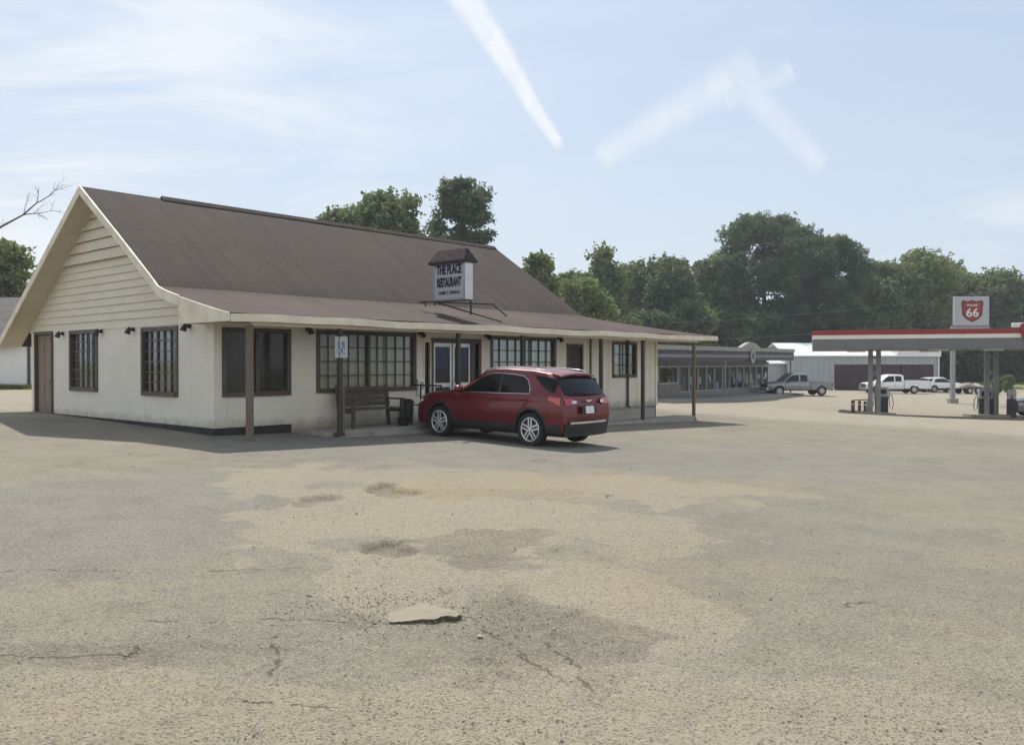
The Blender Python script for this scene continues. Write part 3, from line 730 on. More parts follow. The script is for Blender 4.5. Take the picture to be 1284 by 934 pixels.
# small black eave lamps
def eave_lamp(p, out):
    f = MB(); x, y, z = p; ox, oy = out
    f.tube([(x, y, z), (x + ox * .05, y + oy * .05, z)], .05, 10); f.tube([(x + ox * .05, y + oy * .05, z), (x + ox * .10, y + oy * .10, z + .01)], .02, 8)
    f.tube([(x + ox * .10, y + oy * .10, z + .05), (x + ox * .13, y + oy * .13, z - .02), (x + ox * .16, y + oy * .16, z - .10)], [.03, .055, .075], 10)
    f.build('eave_lamp', 'lamp_black', B, smooth=False)
for t in (.97, 3.67, 5.45, 7.90): eave_lamp((-.021, t, 2.49), (-1, 0))
for q in (2.36, 5.88, 8.42, 11.72): eave_lamp((q, -.001, 2.47), (0, -1))
# porch posts
def pix_q(px, p=-1.38):
    r = (px - CX) / F; P = Vector((AX, AY)) + p * Vector((-math.sin(TH), math.cos(TH))); d = Vector((math.cos(TH), math.sin(TH)))
    return (r * P.y - P.x) / (d.x - r * d.y)
for px, mt, w in ((313, 'post_wood', .12), (426, 'post_dark', .10), (574.5, 'post_dark', .10), (655, 'post_dark', .10), (753.6, 'post_dark', .10), (806, 'post_dark', .10), (870, 'post_wood', .10)):
    q = pix_q(px); t = -1.38; z0 = bgz(q, t) - .05; f = MB()
    f.box((q - w / 2, t - w / 2, z0), (q + w / 2, t + w / 2, 2.44)); po = f.build('porch_post', mt, B, bevel=.008)
    f = MB(); f.box((q - w / 2 - .03, t - w / 2 - .03, z0), (q + w / 2 + .03, t + w / 2 + .03, z0 + .14)); f.build('post_foot', mt, po, bevel=.008)
f = MB(); q = pix_q(431); f.box((q - .02, -1.36, bgz(q, -1.36) - .02), (q + .05, -1.20, 1.16)); f.build('post_board', 'post_wood', B, bevel=.005)
# walkway slabs (setting)
def world_mb(mb): mb.v = [tuple(BT @ Vector(p)) for p in mb.v]; return mb
mb = MB(); mb.box((2.0, -1.2, -.6), (12.0, -.002, .155)); mb.box((12.0, -.75, -.9), (16.2, -.002, .155)); o = world_mb(mb).build('walkway', 'concrete', bevel=.012); tag(o, kind='structure')
mb = MB()
mb.box((2.2, -1.5, -.6), (12.0, -1.202, .06)); mb.box((12.0, -1.5, -.9), (17.6, -.752, -.16)); o = world_mb(mb).build('walkway_step', 'concrete', bevel=.012); tag(o, kind='structure')

def bthing(name, q, t, z, label, cat, group=None, rz=0.0):
    w = BT @ Vector((q, t, z)); return thing(name, w, TH + rz, label, cat, group)
# ------------------------------------------------------------------ accessible parking sign on the second post
q = pix_q(428.5, -1.46)
S = bthing('parking_sign', q, -1.445, 2.03, 'white accessible parking sign with a blue wheelchair symbol on a porch post', 'sign', rz=R(-30))
mb = MB(); mb.box((-.14, .0, -.235), (.14, .012, .235)); mb.build('sign_plate', 'sign_white', S, bevel=.004)
mb = MB(); mb.box((-.075, -.004, -.15), (.075, -.001, .13)); mb.build('symbol_panel', 'blue_pic', S)
mb = MB()
mb.tube([(.01 + .055 * math.cos(a), -.006, -.07 + .055 * math.sin(a)) for a in [R(150 + 15 * i) for i in range(15)]], .008, 5)
mb.tube([(-.015, -.006, .07), (-.012, -.006, -.02), (.04, -.006, -.02), (.06, -.006, -.11)], .009, 5); mb.tube([(-.014, -.006, .03), (.035, -.006, .028)], .007, 5)
mb.lathe([(.001, -.002), (.018, -.002), (.018, .002), (.001, .002)], 12, Matrix.Translation((-.016, -.007, .105)) @ Matrix.Rotation(R(90), 4, 'X'))
mb.build('symbol', 'white_pic', S)
mb = MB(); mb.box((-.03, .012, -.2), (.03, .03, .2)); mb.build('bracket', 'aluminium', S)
# ------------------------------------------------------------------ bench
z0 = .156
BN = bthing('porch_bench', 3.75, -.62, z0, 'dark wooden bench with slatted back under the gridded front window', 'bench')
mb = MB()
for i in range(5): mb.box((-.78, -.30 + i * .105, .42), (.78, -.205 + i * .105, .455))
mb.build('seat', 'bench_wood', BN, bevel=.004)
mb = MB()
for i in range(4): mb.box((-.78, .235 + i * .022, .50 + i * .12), (.78, .262 + i * .022, .605 + i * .12))
mb.build('backrest', 'bench_wood', BN, bevel=.004)
for x in (-.74, .74):
    mb = MB(); mb.box((x - .035, -.30, 0), (x + .035, -.22, .64)); mb.bar((x, .22, 0), (x, .36, .99), .07); mb.box((x - .03, -.22, .34), (x + .03, .25, .41)); mb.build('leg', 'bench_wood', BN, bevel=.004)
    mb = MB(); mb.box((x - .05, -.34, .641), (x + .05, .27, .68)); mb.build('armrest', 'bench_wood', BN, bevel=.006)
BN2 = bthing('trash_can', 5.02, -.5, z0, 'short black round trash can at the right end of the porch bench', 'trash can')
mb = MB(); mb.lathe([(.11, 0), (.13, .02), (.155, .50), (.16, .52)], 24); mb.build('bin', 'pump_dark', BN2, smooth=False)
mb = MB(); mb.lathe([(.165, .521), (.17, .55), (.12, .61), (.05, .63)], 24); mb.build('lid', 'lamp_black', BN2)
BX = bthing('floor_planter', 4.45, -.98, z0, 'low dark planter pot standing in front of the porch bench', 'planter')
mb = MB(); mb.lathe([(.10, 0), (.15, .18), (.17, .2), (.15, .2), (.12, .1)], 20); mb.build('pot', 'lamp_black', BX)
mb = MB(); rnd = random.Random(5)
for i in range(60):
    a = rnd.uniform(0, 6.28); r = rnd.uniform(0, .12); h = rnd.uniform(.2, .3); c = Vector((r * math.cos(a), r * math.sin(a), h)); d = Vector((math.cos(a), math.sin(a), .6)) * .05; s_ = d.cross(Vector((0, 0, 1))) * .4
    mb.poly([c - s_, c + s_, c + d + s_ * .3, c + d - s_ * .3])
mb.build('leaves', 'leaf_mid', BX, fix=False)
# handrail beside the entrance
HR = bthing('handrail', 5.55, -1.15, z0, 'black metal handrail on the porch beside the glass entrance', 'handrail')
for y in (0, .75):
    mb = MB(); mb.tube([(0, y, 0), (0, y, .96)], .022, 8); mb.build('rail_post', 'dark_metal', HR)
for z in (.45, .96):
    mb = MB(); mb.tube([(0, -.03, z), (0, .98, z)], .02, 8); mb.build('rail', 'dark_metal', HR)
mb = MB(); mb.box((-.018, 1.0, .5), (.0, 1.12, .9))
NW = bthing('notice_board', 5.87, -.05, 1.05, 'small white notice box fixed beside the glass entrance', 'notice')
mb = MB(); mb.box((-.11, -.04, -.2), (.11, .048, .22)); mb.build('box', 'white_paint', NW, bevel=.01)
mb = MB(); mb.box((-.07, -.046, -.05), (.07, -.041, .15)); mb.build('paper', 'blinds', NW)
# wheel stop
w0 = gp(466, 546.5); w1 = gp(534, 541.5); c = (w0 + w1) / 2
WS = thing('wheel_stop', (c.x, c.y, gz(c.x, c.y)), math.atan2(w1.y - w0.y, w1.x - w0.x), 'low concrete wheel stop lying in front of the porch bench', 'wheel stop')
L_ = (w1 - w0).length; mb = MB(); mb.prism([(-.09, -.03), (.09, -.03), (.07, .12), (-.07, .12)], 0, -L_ / 2, L_ / 2); mb.build('curb_block', 'concrete', WS, bevel=.012)
# ------------------------------------------------------------------ roof sign
RS = bthing('roof_sign', 6.8, -.3, 3.40, 'white restaurant sign with dark lettering and a little brown roof, standing on the shingles', 'sign')
mb = MB(); mb.box((-.13, -.58, 0), (.13, .58, 1.0)); mb.build('sign_box', 'sign_white', RS, bevel=.012)
mb = MB()
for y in (-.59, .59): mb.box((-.145, y - .03, -.02), (.145, y + .03, 1.01))
mb.box((-.145, -.56, -.03), (.145, .56, .0)); mb.build('sign_frame', 'aluminium', RS)
rotL = Matrix.Rotation(R(-90), 4, 'Z') @ Matrix.Rotation(R(90), 4, 'X')
text_mesh('lettering', 'THE PLACE', .33, 'sign_navy', RS, Vector((-.134, .0, .78)), rotL, sx=.57, bold=.017)
text_mesh('lettering', 'RESTAURANT', .33, 'sign_navy', RS, Vector((-.134, .0, .44)), rotL, sx=.45, bold=.017)
text_mesh('lettering', 'FAMILY DINING', .13, 'sign_navy', RS, Vector((-.134, .0, .17)), rotL, sx=.9, bold=.002)
mb = MB()
a_, b_, h0, h1 = .68, .24, 1.015, 1.33
P_ = {k: v for k, v in zip('abcdefgh', [(-b_, -a_, h0), (b_, -a_, h0), (b_, a_, h0), (-b_, a_, h0), (-.04, -a_ + .14, h1), (.04, -a_ + .14, h1), (.04, a_ - .14, h1), (-.04, a_ - .14, h1)])}
for f_ in ('abcd', 'efgh', 'abfe', 'bcgf', 'cdhg', 'daeh'): mb.poly([P_[k] for k in f_])
mb.box((-b_ - .01, -a_ - .01, h0 - .07), (b_ + .01, a_ + .01, h0 - .002))
mb.build('little_roof', 'sign_cap', RS)
fb = MB()
for (a, b) in (((-.35, .95, -.06), (-.1, -.75, -.06)), ((-.55, .6, -.06), (1.35, -.3, -.08)), ((-.1, .5, -.07), (.05, -1.75, -.66)), ((1.3, -.28, -.08), (1.35, -.75, -.42)), ((-.5, .6, -.06), (-.45, .55, -.2)), ((0, -.69, -.05), (0, -.69, -.44)), ((0, .69, -.05), (0, .69, -.13))):
    fb.bar(a, b, .038)
fb.build('mounting_frame', 'post_dark', RS)

# ------------------------------------------------------------------ vehicles
def lerp(a, b, t): return a + (b - a) * t
def table(T, x, k):
    if x <= T[0][0]: return T[0][k]
    for a, b in zip(T, T[1:]):
        if x <= b[0]: return lerp(a[k], b[k], (x - a[0]) / (b[0] - a[0]))
    return T[-1][k]
def smoothed(T, x, k, w=.05):
    return sum(table(T, x + d * w, k) for d in (-1.5, -1, -.5, 0, .5, 1, 1.5)) / 7
class Loft:
    """closed body lofted along x from a table (x, half width, belt z, edge y, edge z, top z)"""
    def __init__(s, T, zb=.22, tail=(), mid=.62, n=80, sm=.05):
        s.T = T; s.x0, s.x1 = T[0][0], T[-1][0]; s.zb = zb; s.mid = mid; s.tail = tail; s.sm = sm; s.n = n
    def prof(s, x):
        w, b, ye, ze, zt = [smoothed(s.T, x, k, s.sm) for k in range(1, 6)]
        zb, zm = s.zb, min(s.mid, b - .15)
        return [(0, zb), (w * .84, zb), (w * .955, zb + .07), (w * .985, zb + .2), (w, zm), (w * .993, (zm + b) / 2), (w * .965, b - .05), (w * .935, b),
                (lerp(w * .935, ye, .5) + .012, lerp(b, ze, .5)), (ye, ze), (ye * .84, lerp(ze, zt, .62)), (ye * .45, lerp(ze, zt, .93)), (0, zt)]
    def shift(s, x, j):
        if not s.tail or x > s.x0 + .9: return 0
        return s.tail[j] * (1 - (x - s.x0) / .9) ** 1.0
    def y_at(s, x, z):
        p = s.prof(x)
        for a, b in zip(p[1:10], p[2:10]):
            if a[1] <= z <= b[1]: return lerp(a[0], b[0], (z - a[1]) / (b[1] - a[1] + 1e-9))
        return p[9][0]
    def mesh(s, name, parent, mt, wells=(), wr=.40, bulge=.10):
        V = []; Fc = []; NP = 13; ring = 2 * NP - 2
        for i in range(s.n + 1):
            x = s.x0 + (s.x1 - s.x0) * i / s.n; p = s.prof(x)
            row = [(y, z, j) for j, (y, z) in enumerate(p)] + [(-p[j][0], p[j][1], j) for j in range(NP - 2, 0, -1)]
            for (y, z, j) in row:
                bl = -bulge * (1 - (y / p[4][0]) ** 2) * max(0, 1 - (x - s.x0) / .35) + bulge * (1 - (y / p[4][0]) ** 2) * max(0, 1 - (s.x1 - x) / .35)
                V.append((x + s.shift(x, j) + bl, y, z))
        for i in range(s.n):
            for k in range(ring): k2 = (k + 1) % ring; Fc.append((i * ring + k, i * ring + k2, (i + 1) * ring + k2, (i + 1) * ring + k))
        for base in (0, s.n * ring):
            for j in range(NP - 1):
                a, b = j, j + 1; c, d = (ring - j) % ring, (ring - j - 1) % ring
                q_ = [base + a, base + b, base + d, base + c]
                u_ = [];
                for v_ in q_:
                    if v_ not in u_: u_.append(v_)
                if len(u_) > 2: Fc.append(tuple(u_))
        me = bpy.data.meshes.new(name); me.from_pydata(V, [], Fc); me.materials.append(M[mt]); me.materials.append(M['cladding'])
        bm = bmesh.new(); bm.from_mesh(me); bmesh.ops.recalc_face_normals(bm, faces=bm.faces); bm.to_mesh(me); bm.free()
        o = bpy.data.objects.new(name, me); COL.objects.link(o)
        if wells:
            cb = MB()
            for (x, z) in wells:
                for sgn in (-1, 1):
                    T_ = Matrix.Translation((x, sgn * .95, z)) @ Matrix.Rotation(R(90), 4, 'X'); cb.lathe([(wr, -.33), (wr, .33)], 40, T_)
            co = cb.build('cut', 'cladding'); co.data.materials.clear(); co.data.materials.append(M['cladding'])
            md = o.modifiers.new('b', 'BOOLEAN'); md.object = co; md.operation = 'DIFFERENCE'; md.solver = 'EXACT'; md.use_self = True; md.use_hole_tolerant = True
            try: md.material_mode = 'TRANSFER'
            except Exception: pass
            dg = bpy.context.evaluated_depsgraph_get(); dg.update()
            me2 = bpy.data.meshes.new_from_object(o.evaluated_get(dg)); o.modifiers.clear(); o.data = me2; me2.name = name; bpy.data.objects.remove(co)
        shade_angle(o, 38); o.parent = parent; return o
    def side_patch(s, name, parent, mt, top, bot, sgn, off=.006, nr=5, nsub=3):
        # top / bot: polylines [(x, z)...] with the same x range
        def pl(P, x):
            for a, b in zip(P, P[1:]):
                if a[0] <= x <= b[0]: return lerp(a[1], b[1], (x - a[0]) / (b[0] - a[0] + 1e-9))
            return P[-1][1] if x > P[-1][0] else P[0][1]
        x0, x1 = top[0][0], top[-1][0]; n = max(4, int((x1 - x0) / .05)); g = []
        for i in range(n + 1):
            x = lerp(x0, x1, i / n); r = []
            for j in range(nr + 1):
                z = lerp(pl(bot, x), pl(top, x), j / nr); r.append((x + (s.shift(x, 7) if False else 0), sgn * (s.y_at(x, z) + off), z))
            g.append(r)
        mb = MB(); mb.sheet(g); return mb.build(name, mt, parent, smooth=True, fix=False)
def wheel(parent, x, y, z, r, w, sgn, rim='rim', spokes=5, ratio=.70):
    T_ = Matrix.Translation((x, y, z)) @ Matrix.Rotation(R(90), 4, 'X'); rr = r * ratio
    mb = MB(); mb.lathe([(rr * .98, -w / 2 + .015), (r * .93, -w / 2), (r, -w / 2 + .035), (r, w / 2 - .035), (r * .93, w / 2), (rr * .98, w / 2 - .015)], 40, T_)
    ty = mb.build('tyre', 'tyre', parent); shade_angle(ty, 40)
    yo = y + sgn * (w / 2 - .02); mb = MB()
    def ringp(rad, yy): return [(x + rad * math.cos(a), yy, z + rad * math.sin(a)) for a in [2 * math.pi * i / 36 for i in range(37)]]
    mb.tube(ringp(rr * .95, yo), .018, 6, cap=False)
    for i in range(spokes):
        for d in (-.17, .17):
            a = 2 * math.pi * i / spokes + .3; a1 = a + d
            mb.bar((x + .05 * math.cos(a + d * 4), yo, z + .05 * math.sin(a + d * 4)), (x + rr * .94 * math.cos(a1), yo - sgn * .01, z + rr * .94 * math.sin(a1)), .038, .03, up=(0, 1, 0))
    mb.lathe([(.001, -.02), (.05, -.02), (.045, .025), (.001, .03)], 16, Matrix.Translation((x, yo, z)) @ Matrix.Rotation(R(-90 * sgn), 4, 'X'))
    mb.build('rim', rim, ty)
    mb = MB(); mb.lathe([(.001, -.01), (rr * .93, -.01), (rr * .93, .01), (.001, .01)], 28, Matrix.Translation((x, y + sgn * .02, z)) @ Matrix.Rotation(R(90), 4, 'X')); mb.build('brake_disc', 'dark_metal', ty)

SUV_T = [(-2.17, .845, 1.05, .58, 1.475, 1.525), (-2.07, .885, 1.08, .62, 1.49, 1.545), (-1.9, .91, 1.09, .655, 1.515, 1.575), (-1.36, .92, 1.075, .69, 1.555, 1.625), (-.5, .925, 1.045, .70, 1.58, 1.655),
         (-.15, .925, 1.035, .69, 1.565, 1.645), (.10, .925, 1.03, .665, 1.515, 1.595), (.44, .922, 1.02, .69, 1.32, 1.395), (.90, .918, 1.0, .74, 1.08, 1.135), (1.25, .912, .975, .76, 1.035, 1.085), (1.8, .885, .925, .72, .985, 1.035), (2.1, .84, .86, .66, .92, .97), (2.24, .76, .78, .58, .83, .88), (2.31, .66, .66, .5, .71, .76)]
def make_suv(loc, rz, paint, label, group=None, plate=True):
    c = thing('parked_car', loc, rz, label, 'car', group)
    lo = Loft(SUV_T, zb=.24, tail=[0, .0, .0, -.03, -.05, -.03, .0, .03, .18, .36, .36, .35, .34], mid=.66)
    bx = 1.3625; body = lo.mesh('body', c, paint, wells=((bx, .36), (-bx, .36)), wr=.405, bulge=.07)
    # side glass
    for s_ in (1, -1):
        lo.side_patch('window', c, 'car_glass', [(-.40, 1.48), (-.15, 1.478), (.07, 1.43), (.32, 1.31), (.68, 1.11)], [(-.40, 1.085), (.68, 1.06)], s_)
        lo.side_patch('window', c, 'car_glass', [(-1.27, 1.20), (-1.18, 1.36), (-1.05, 1.435), (-.85, 1.465), (-.48, 1.475)], [(-1.27, 1.105), (-.48, 1.088)], s_)
        lo.side_patch('window', c, 'car_glass', [(-1.88, 1.43), (-1.8, 1.438), (-1.5, 1.47), (-1.36, 1.475)], [(-1.88, 1.15), (-1.8, 1.16), (-1.62, 1.25), (-1.36, 1.455)], s_)
        lo.side_patch('pillar_trim', c, 'cladding', [(-.475, 1.477), (-.405, 1.477)], [(-.475, 1.088), (-.405, 1.085)], s_, off=.005)
        lo.side_patch('pillar_trim', c, 'car_glass', [(-1.945, 1.425), (-1.885, 1.43)], [(-1.945, 1.14), (-1.885, 1.15)], s_, off=.004)
        lo.side_patch('bumper', c, 'cladding', [(-2.15, .50), (-1.83, .46)], [(-2.15, .26), (-1.83, .26)], s_, off=.010)
        # chrome line under and over the glass
        mb = MB(); pts = [(-1.30, 1.095), (-.44, 1.076), (.74, 1.05)]; pl = []
        for (a, b) in zip(pts, pts[1:]):
            for i in range(9): x = lerp(a[0], b[0], i / 8); z = lerp(a[1], b[1], i / 8); pl.append((x, s_ * (lo.y_at(x, z) + .007), z))
        for (x, z) in []: pass
        mb.tube(pl, .009, 5)
        up = [(-1.30, 1.10), (-1.29, 1.21), (-1.20, 1.375), (-1.06, 1.452), (-.85, 1.482), (-.4, 1.495), (-.15, 1.492), (.09, 1.445), (.35, 1.32)]
        mb.tube([(x, s_ * (lo.y_at(x, z) + .007), z) for x, z in up], .008, 5); mb.build('chrome_trim', 'chrome', c, smooth=True)
        # door seams
        for L in ([(-.44, 1.08), (-.42, .8), (-.44, .42)], [(-1.30, 1.08), (-1.27, .95), (-1.10, .72), (-.98, .62), (-.98, .42), (.80, .42), (.80, .8), (.76, 1.04)]):
            pl = []; mb = MB()
            for (a, b) in zip(L, L[1:]):
                for i in range(9): x = lerp(a[0], b[0], i / 8); z = lerp(a[1], b[1], i / 8); pl.append((x, s_ * (lo.y_at(x, z) + .0015), z))
            mb.tube(pl, .0055, 4); mb.build('door_seam', 'cladding', c)
        for x in (-.28, -1.15):
            mb = MB(); mb.tube([(x - .1, s_ * (lo.y_at(x, .98) + .005), .975), (x - .08, s_ * (lo.y_at(x, .98) + .035), .98), (x + .08, s_ * (lo.y_at(x, .98) + .035), .98), (x + .1, s_ * (lo.y_at(x, .98) + .005), .98)], .013, 6); mb.build('door_handle', paint, c, smooth=True)
        # dark cladding: wheel arches, and sills made taller for the body's dark reflection
        lo.side_patch('sill', c, 'cladding', [(-.97, .47), (.97, .45)], [(-.97, .255), (.97, .255)], s_, off=.012)
        for wx in (bx, -bx):
            g = []; mb = MB()
            for i in range(25):
                a = R(-12 + 204 * i / 24); g.append([(wx + rr_ * math.cos(a), s_ * (lo.y_at(wx + rr_ * math.cos(a), max(.28, .36 + rr_ * math.sin(a))) + o_), .36 + rr_ * math.sin(a)) for rr_, o_ in ((.40, .0), (.405, .016), (.455, .014), (.46, .002))])
            mb.sheet(g); mb.build('arch_cladding', 'cladding', c, smooth=True, fix=False)
        # mirror
        mb = MB(); mb.box((.55, s_ * .93, 1.06), (.63, s_ * 1.03, 1.10)); T_ = Matrix.Translation((.60, s_ * 1.06, 1.13)) @ Matrix.Diagonal((.09, .13, .085, 1))
        mb.lathe([(math.sin(R(a)), -math.cos(R(a))) for a in range(8, 180, 18)], 16, T_); mb.build('mirror', paint, c, smooth=True)
        # roof rail
        mb = MB(); mb.tube([(x, s_ * (smoothed(SUV_T, x, 3) - .02), smoothed(SUV_T, x, 4) + (.045 if i not in (0, 8) else .01)) for i, x in enumerate([-1.7, -1.6, -1.3, -1.0, -.7, -.4, -.1, .1, .2])], .014, 6); mb.build('roof_rail', 'chrome', c, smooth=True)
        # tail lamps wrap the corner
        lo.side_patch('tail_light', c, 'tail_red', [(-2.12, 1.05), (-1.83, 1.07)], [(-2.12, .89), (-1.83, 1.0)], s_, off=.010)
        lo.side_patch('headlight', c, 'tail_white', [(1.95, .86), (2.2, .80)], [(1.95, .80), (2.2, .70)], s_, off=.008)
        for wx in (bx, -bx): wheel(c, wx, s_ * .80, .36, .36, .235, s_)
    # rear face: x at (y, z)
    def rear(y, z):
        zs = [.24, .31, .44, .66, .85, .98, 1.03, 1.27, 1.50, 1.555]; off = [0, 0, -.03, -.05, -.03, .0, .03, .18, .36, .35]
        w = lo.prof(-2.17)[4][0]; o_ = off[0]
        for (a, b, c_, d_) in zip(zs, zs[1:], off, off[1:]):
            if a <= z <= b: o_ = lerp(c_, d_, (z - a) / (b - a))
        if z > zs[-1]: o_ = off[-1]
        return -2.17 + o_ - .07 * (1 - (y / w) ** 2)
    def rear_patch(name, mt, y0, y1, zf0, zf1, off=.008, parent=c, ny=14, nz=6):
        g = []
        for i in range(ny + 1):
            y = lerp(y0, y1, i / ny); g.append([(rear(y, lerp(zf0(y), zf1(y), j / nz)) - off, y, lerp(zf0(y), zf1(y), j / nz)) for j in range(nz + 1)])
        mb = MB(); mb.sheet(g); return mb.build(name, mt, parent, smooth=True, fix=False)
    k = lambda v: (lambda y: v)
    rear_patch('rear_window', 'car_glass', -.70, .70, k(1.10), lambda y: 1.455 - .03 * (abs(y) / .6) ** 2, off=.012)
    rear_patch('bumper', 'cladding', -.80, .80, k(.25), k(.50), off=.014)
    rear_patch('bumper_trim', 'chrome', -.66, .66, k(.51), k(.555), off=.022)
    for s_ in (1, -1):
        rear_patch('tail_light', 'tail_red', s_ * .52, s_ * .80, k(.905), k(1.025), off=.016)
        rear_patch('reverse_light', 'tail_white', s_ * .44, s_ * .58, k(.93), k(.985), off=.022)
        mb = MB(); pass
    mb = MB(); mb.tube([(rear(y, .62) - .002, y, .62) for y in [-.7 + .1 * i for i in range(15)]], .006, 4); mb.build('hatch_seam', 'cladding', c)
    rear_patch('plate_recess', 'cladding', -.27, .27, k(.70), k(.88), off=.006)
    if plate:
        p_ = rear_patch('license_plate', 'plate', -.155, .155, k(.715), k(.865), off=.016)
    mb = MB(); mb.prism([(-.10, -.014), (0, -.03), (.10, -.014), (.10, .014), (0, .0), (-.10, .014)], 0, rear(0, .98) - .02, rear(0, .98) - .005); mb.v = [(a, b, c_ + .985) for a, b, c_ in mb.v]; mb.build('badge', 'chrome', c)
    # spoiler
    mb = MB(); g = []
    for i in range(13):
        y = -.62 + 1.24 * i / 12; e = .06 * (abs(y) / .62) ** 2; g.append([(-1.72, y, 1.580 - e * .9), (-1.86, y, 1.564 - e), (-1.98 + e * .5, y, 1.535 - e)])
    mb.sheet(g, .03); mb.build('spoiler', paint, c, smooth=False)
    mb = MB(); mb.box((-1.975, -.12, 1.49), (-1.95, .12, 1.507)); mb.build('brake_light', 'tail_red', c)
    mb = MB(); mb.tube([(-2.1, 0, 1.13), (-2.19, -.02, 1.13), (-2.15, .38, 1.16)], .008, 5); mb.build('wiper', 'cladding', c)
    # windscreen
    mb = MB(); g = []
    for i in range(13):
        y = -.66 + 1.32 * i / 12; g.append([(lerp(.16, .84, j / 6), y, smoothed(SUV_T, lerp(.16, .84, j / 6), 5) - .055 * (y / .66) ** 2 + .010) for j in range(7)])
    mb.sheet(g); mb.build('windscreen', 'car_glass', c, smooth=True, fix=False)
    return c
CARH = R(140)
cd = Vector((math.cos(CARH), math.sin(CARH), 0)); cs = Vector((-cd.y, cd.x, 0))
rl = Vector((.44, 18.52, 0)); cc = rl + cd * 1.3625 - cs * .80
gf = gz(*(cc + cd * 1.36).xy); gr = gz(*(cc - cd * 1.36).xy)
suv = make_suv((cc.x, cc.y, (gf + gr) / 2), CARH, 'car_red', 'dark red crossover parked nose-in at the restaurant porch, seen from behind and its left')
suv.scale = (1, 1, 1.035)
suv.rotation_euler = (0, -math.atan2(gf - gr, 2.72), CARH)
text_mesh('plate_text', '412 KVD', .07, 'sign_blue', [o for o in suv.children if o.name.startswith('license')][0], Vector((-2.455, 0, .785)), Matrix.Rotation(R(-90), 4, 'Z') @ Matrix.Rotation(R(90), 4, 'X'), sx=.9) if False else None

PK_T = [(-.75, .94, 1.14, .68, 1.78, 1.83), (-.6, .95, 1.14, .72, 1.83, 1.90), (.4, .955, 1.12, .73, 1.85, 1.93), (.8, .955, 1.11, .71, 1.81, 1.89), (1.3, .95, 1.10, .74, 1.42, 1.50), (1.62, .945, 1.09, .78, 1.16, 1.22), (2.2, .94, 1.05, .78, 1.12, 1.17), (2.7, .92, 1.0, .76, 1.08, 1.12), (2.88, .86, .92, .70, 1.0, 1.04), (2.94, .80, .82, .64, .88, .92)]
def make_pickup(loc, rz, paint, label, crew=True, service=False, bedlen=1.9):
    c = thing('pickup_truck', loc, rz, label, 'pickup truck')
    lo = Loft(PK_T, zb=.42, mid=.78, sm=.04); fx, rx = 1.95, -1.75
    lo.mesh('cab', c, paint, wells=((fx, .40),), wr=.47, bulge=.04)
    for s_ in (1, -1):
        lo.side_patch('window', c, 'car_glass', [(.22, 1.74), (.75, 1.70), (1.0, 1.55), (1.35, 1.22)], [(.22, 1.20), (1.35, 1.17)], s_)
        lo.side_patch('window', c, 'car_glass', [(-.52, 1.72), (.10, 1.74)], [(-.52, 1.21), (.10, 1.20)], s_)
        for L in ([(.16, 1.18), (.16, .55)], [(1.45, 1.1), (1.42, .55)], [(-.6, 1.18), (-.6, .6)]):
            mb = MB(); mb.tube([(lerp(L[0][0], L[1][0], i / 6), s_ * (lo.y_at(L[0][0], lerp(L[0][1], L[1][1], i / 6)) + .002), lerp(L[0][1], L[1][1], i / 6)) for i in range(7)], .008, 4); mb.build('door_seam', 'cladding', c)
        for wx in (fx, rx): wheel(c, wx, s_ * .84, .40, .40, .26, s_, spokes=6, ratio=.6)
        mb = MB(); mb.box((1.2, s_ * .97, 1.15), (1.3, s_ * 1.16, 1.36)); mb.build('mirror', 'cladding', c, bevel=.015)
        mb = MB(); mb.box((2.78, s_ * .60, .86), (2.93, s_ * .86, .99)); mb.build('headlight', 'tail_white', c, bevel=.01)
    mb = MB(); mb.box((2.85, -.90, .45), (3.06, .90, .70)); mb.build('bumper', 'chrome', c, bevel=.03)
    mb = MB(); mb.box((2.8, -.55, .72), (3.0, .55, .98)); mb.build('grille', 'cladding', c, bevel=.02)
    xe = -.78 - bedlen; mb = MB(); zt = 1.16 if not service else 1.30
    r_ = .47
    for s_ in (1, -1):
        out = [(-.79, .50), (rx + r_, .50)] + [(rx + r_ * math.cos(R(a)), .42 + r_ * math.sin(R(a))) for a in range(10, 171, 16)] + [(rx - r_, .50), (xe, .52), (xe, zt), (-.79, zt)]
        ys = (s_ * .80, s_ * .955) if not service else (s_ * .62, s_ * .97)
        mb.prism(out, 1, ys[0], ys[1])
    mb.box((xe + .05, -.79, .62), (-.80, .79, .68)); mb.box((-.86, -.79, .68), (-.80, .79, zt)); mb.build('bed', paint, c)
    mb = MB(); mb.box((xe - .04, -.79, .60), (xe + .03, .79, zt - .01)); mb.build('tailgate', paint, c, bevel=.01)
    mb = MB(); mb.box((xe - .22, -.9, .45), (xe - .05, .9, .60)); mb.build('bumper', 'chrome', c, bevel=.02)
    for s_ in (1, -1):
        mb = MB(); mb.box((xe - .045, s_ * .80, .80), (xe + .05, s_ * .965, 1.08)); mb.build('tail_light', 'tail_red', c, bevel=.01)
        if service:
            mb = MB()
            for x in (-1.0, -1.32, -2.15, -2.6): mb.box((x - .14, s_ * .972, .76), (x + .14, s_ * .98, 1.24))
            mb.build('locker_door', paint, c, bevel=.004)
    if service:
        mb = MB()
        for x in (-.95, -2.5):
            for s_ in (1, -1): mb.tube([(x, s_ * .8, 1.3), (x, s_ * .8, 1.45)], .025, 6)
        for s_ in (1, -1): mb.tube([(-.9, s_ * .8, 1.45), (-2.6, s_ * .8, 1.45)], .025, 6)
        mb.build('rack', 'cladding', c)
    return c
w = at(1004, 480, 73); w.z = gz(w.x, w.y)
make_pickup((w.x - .3, w.y, w.z), R(186), 'car_silver', 'silver extended-cab pickup parked between the store and the white metal building')
w = at(1126, 480, 86)
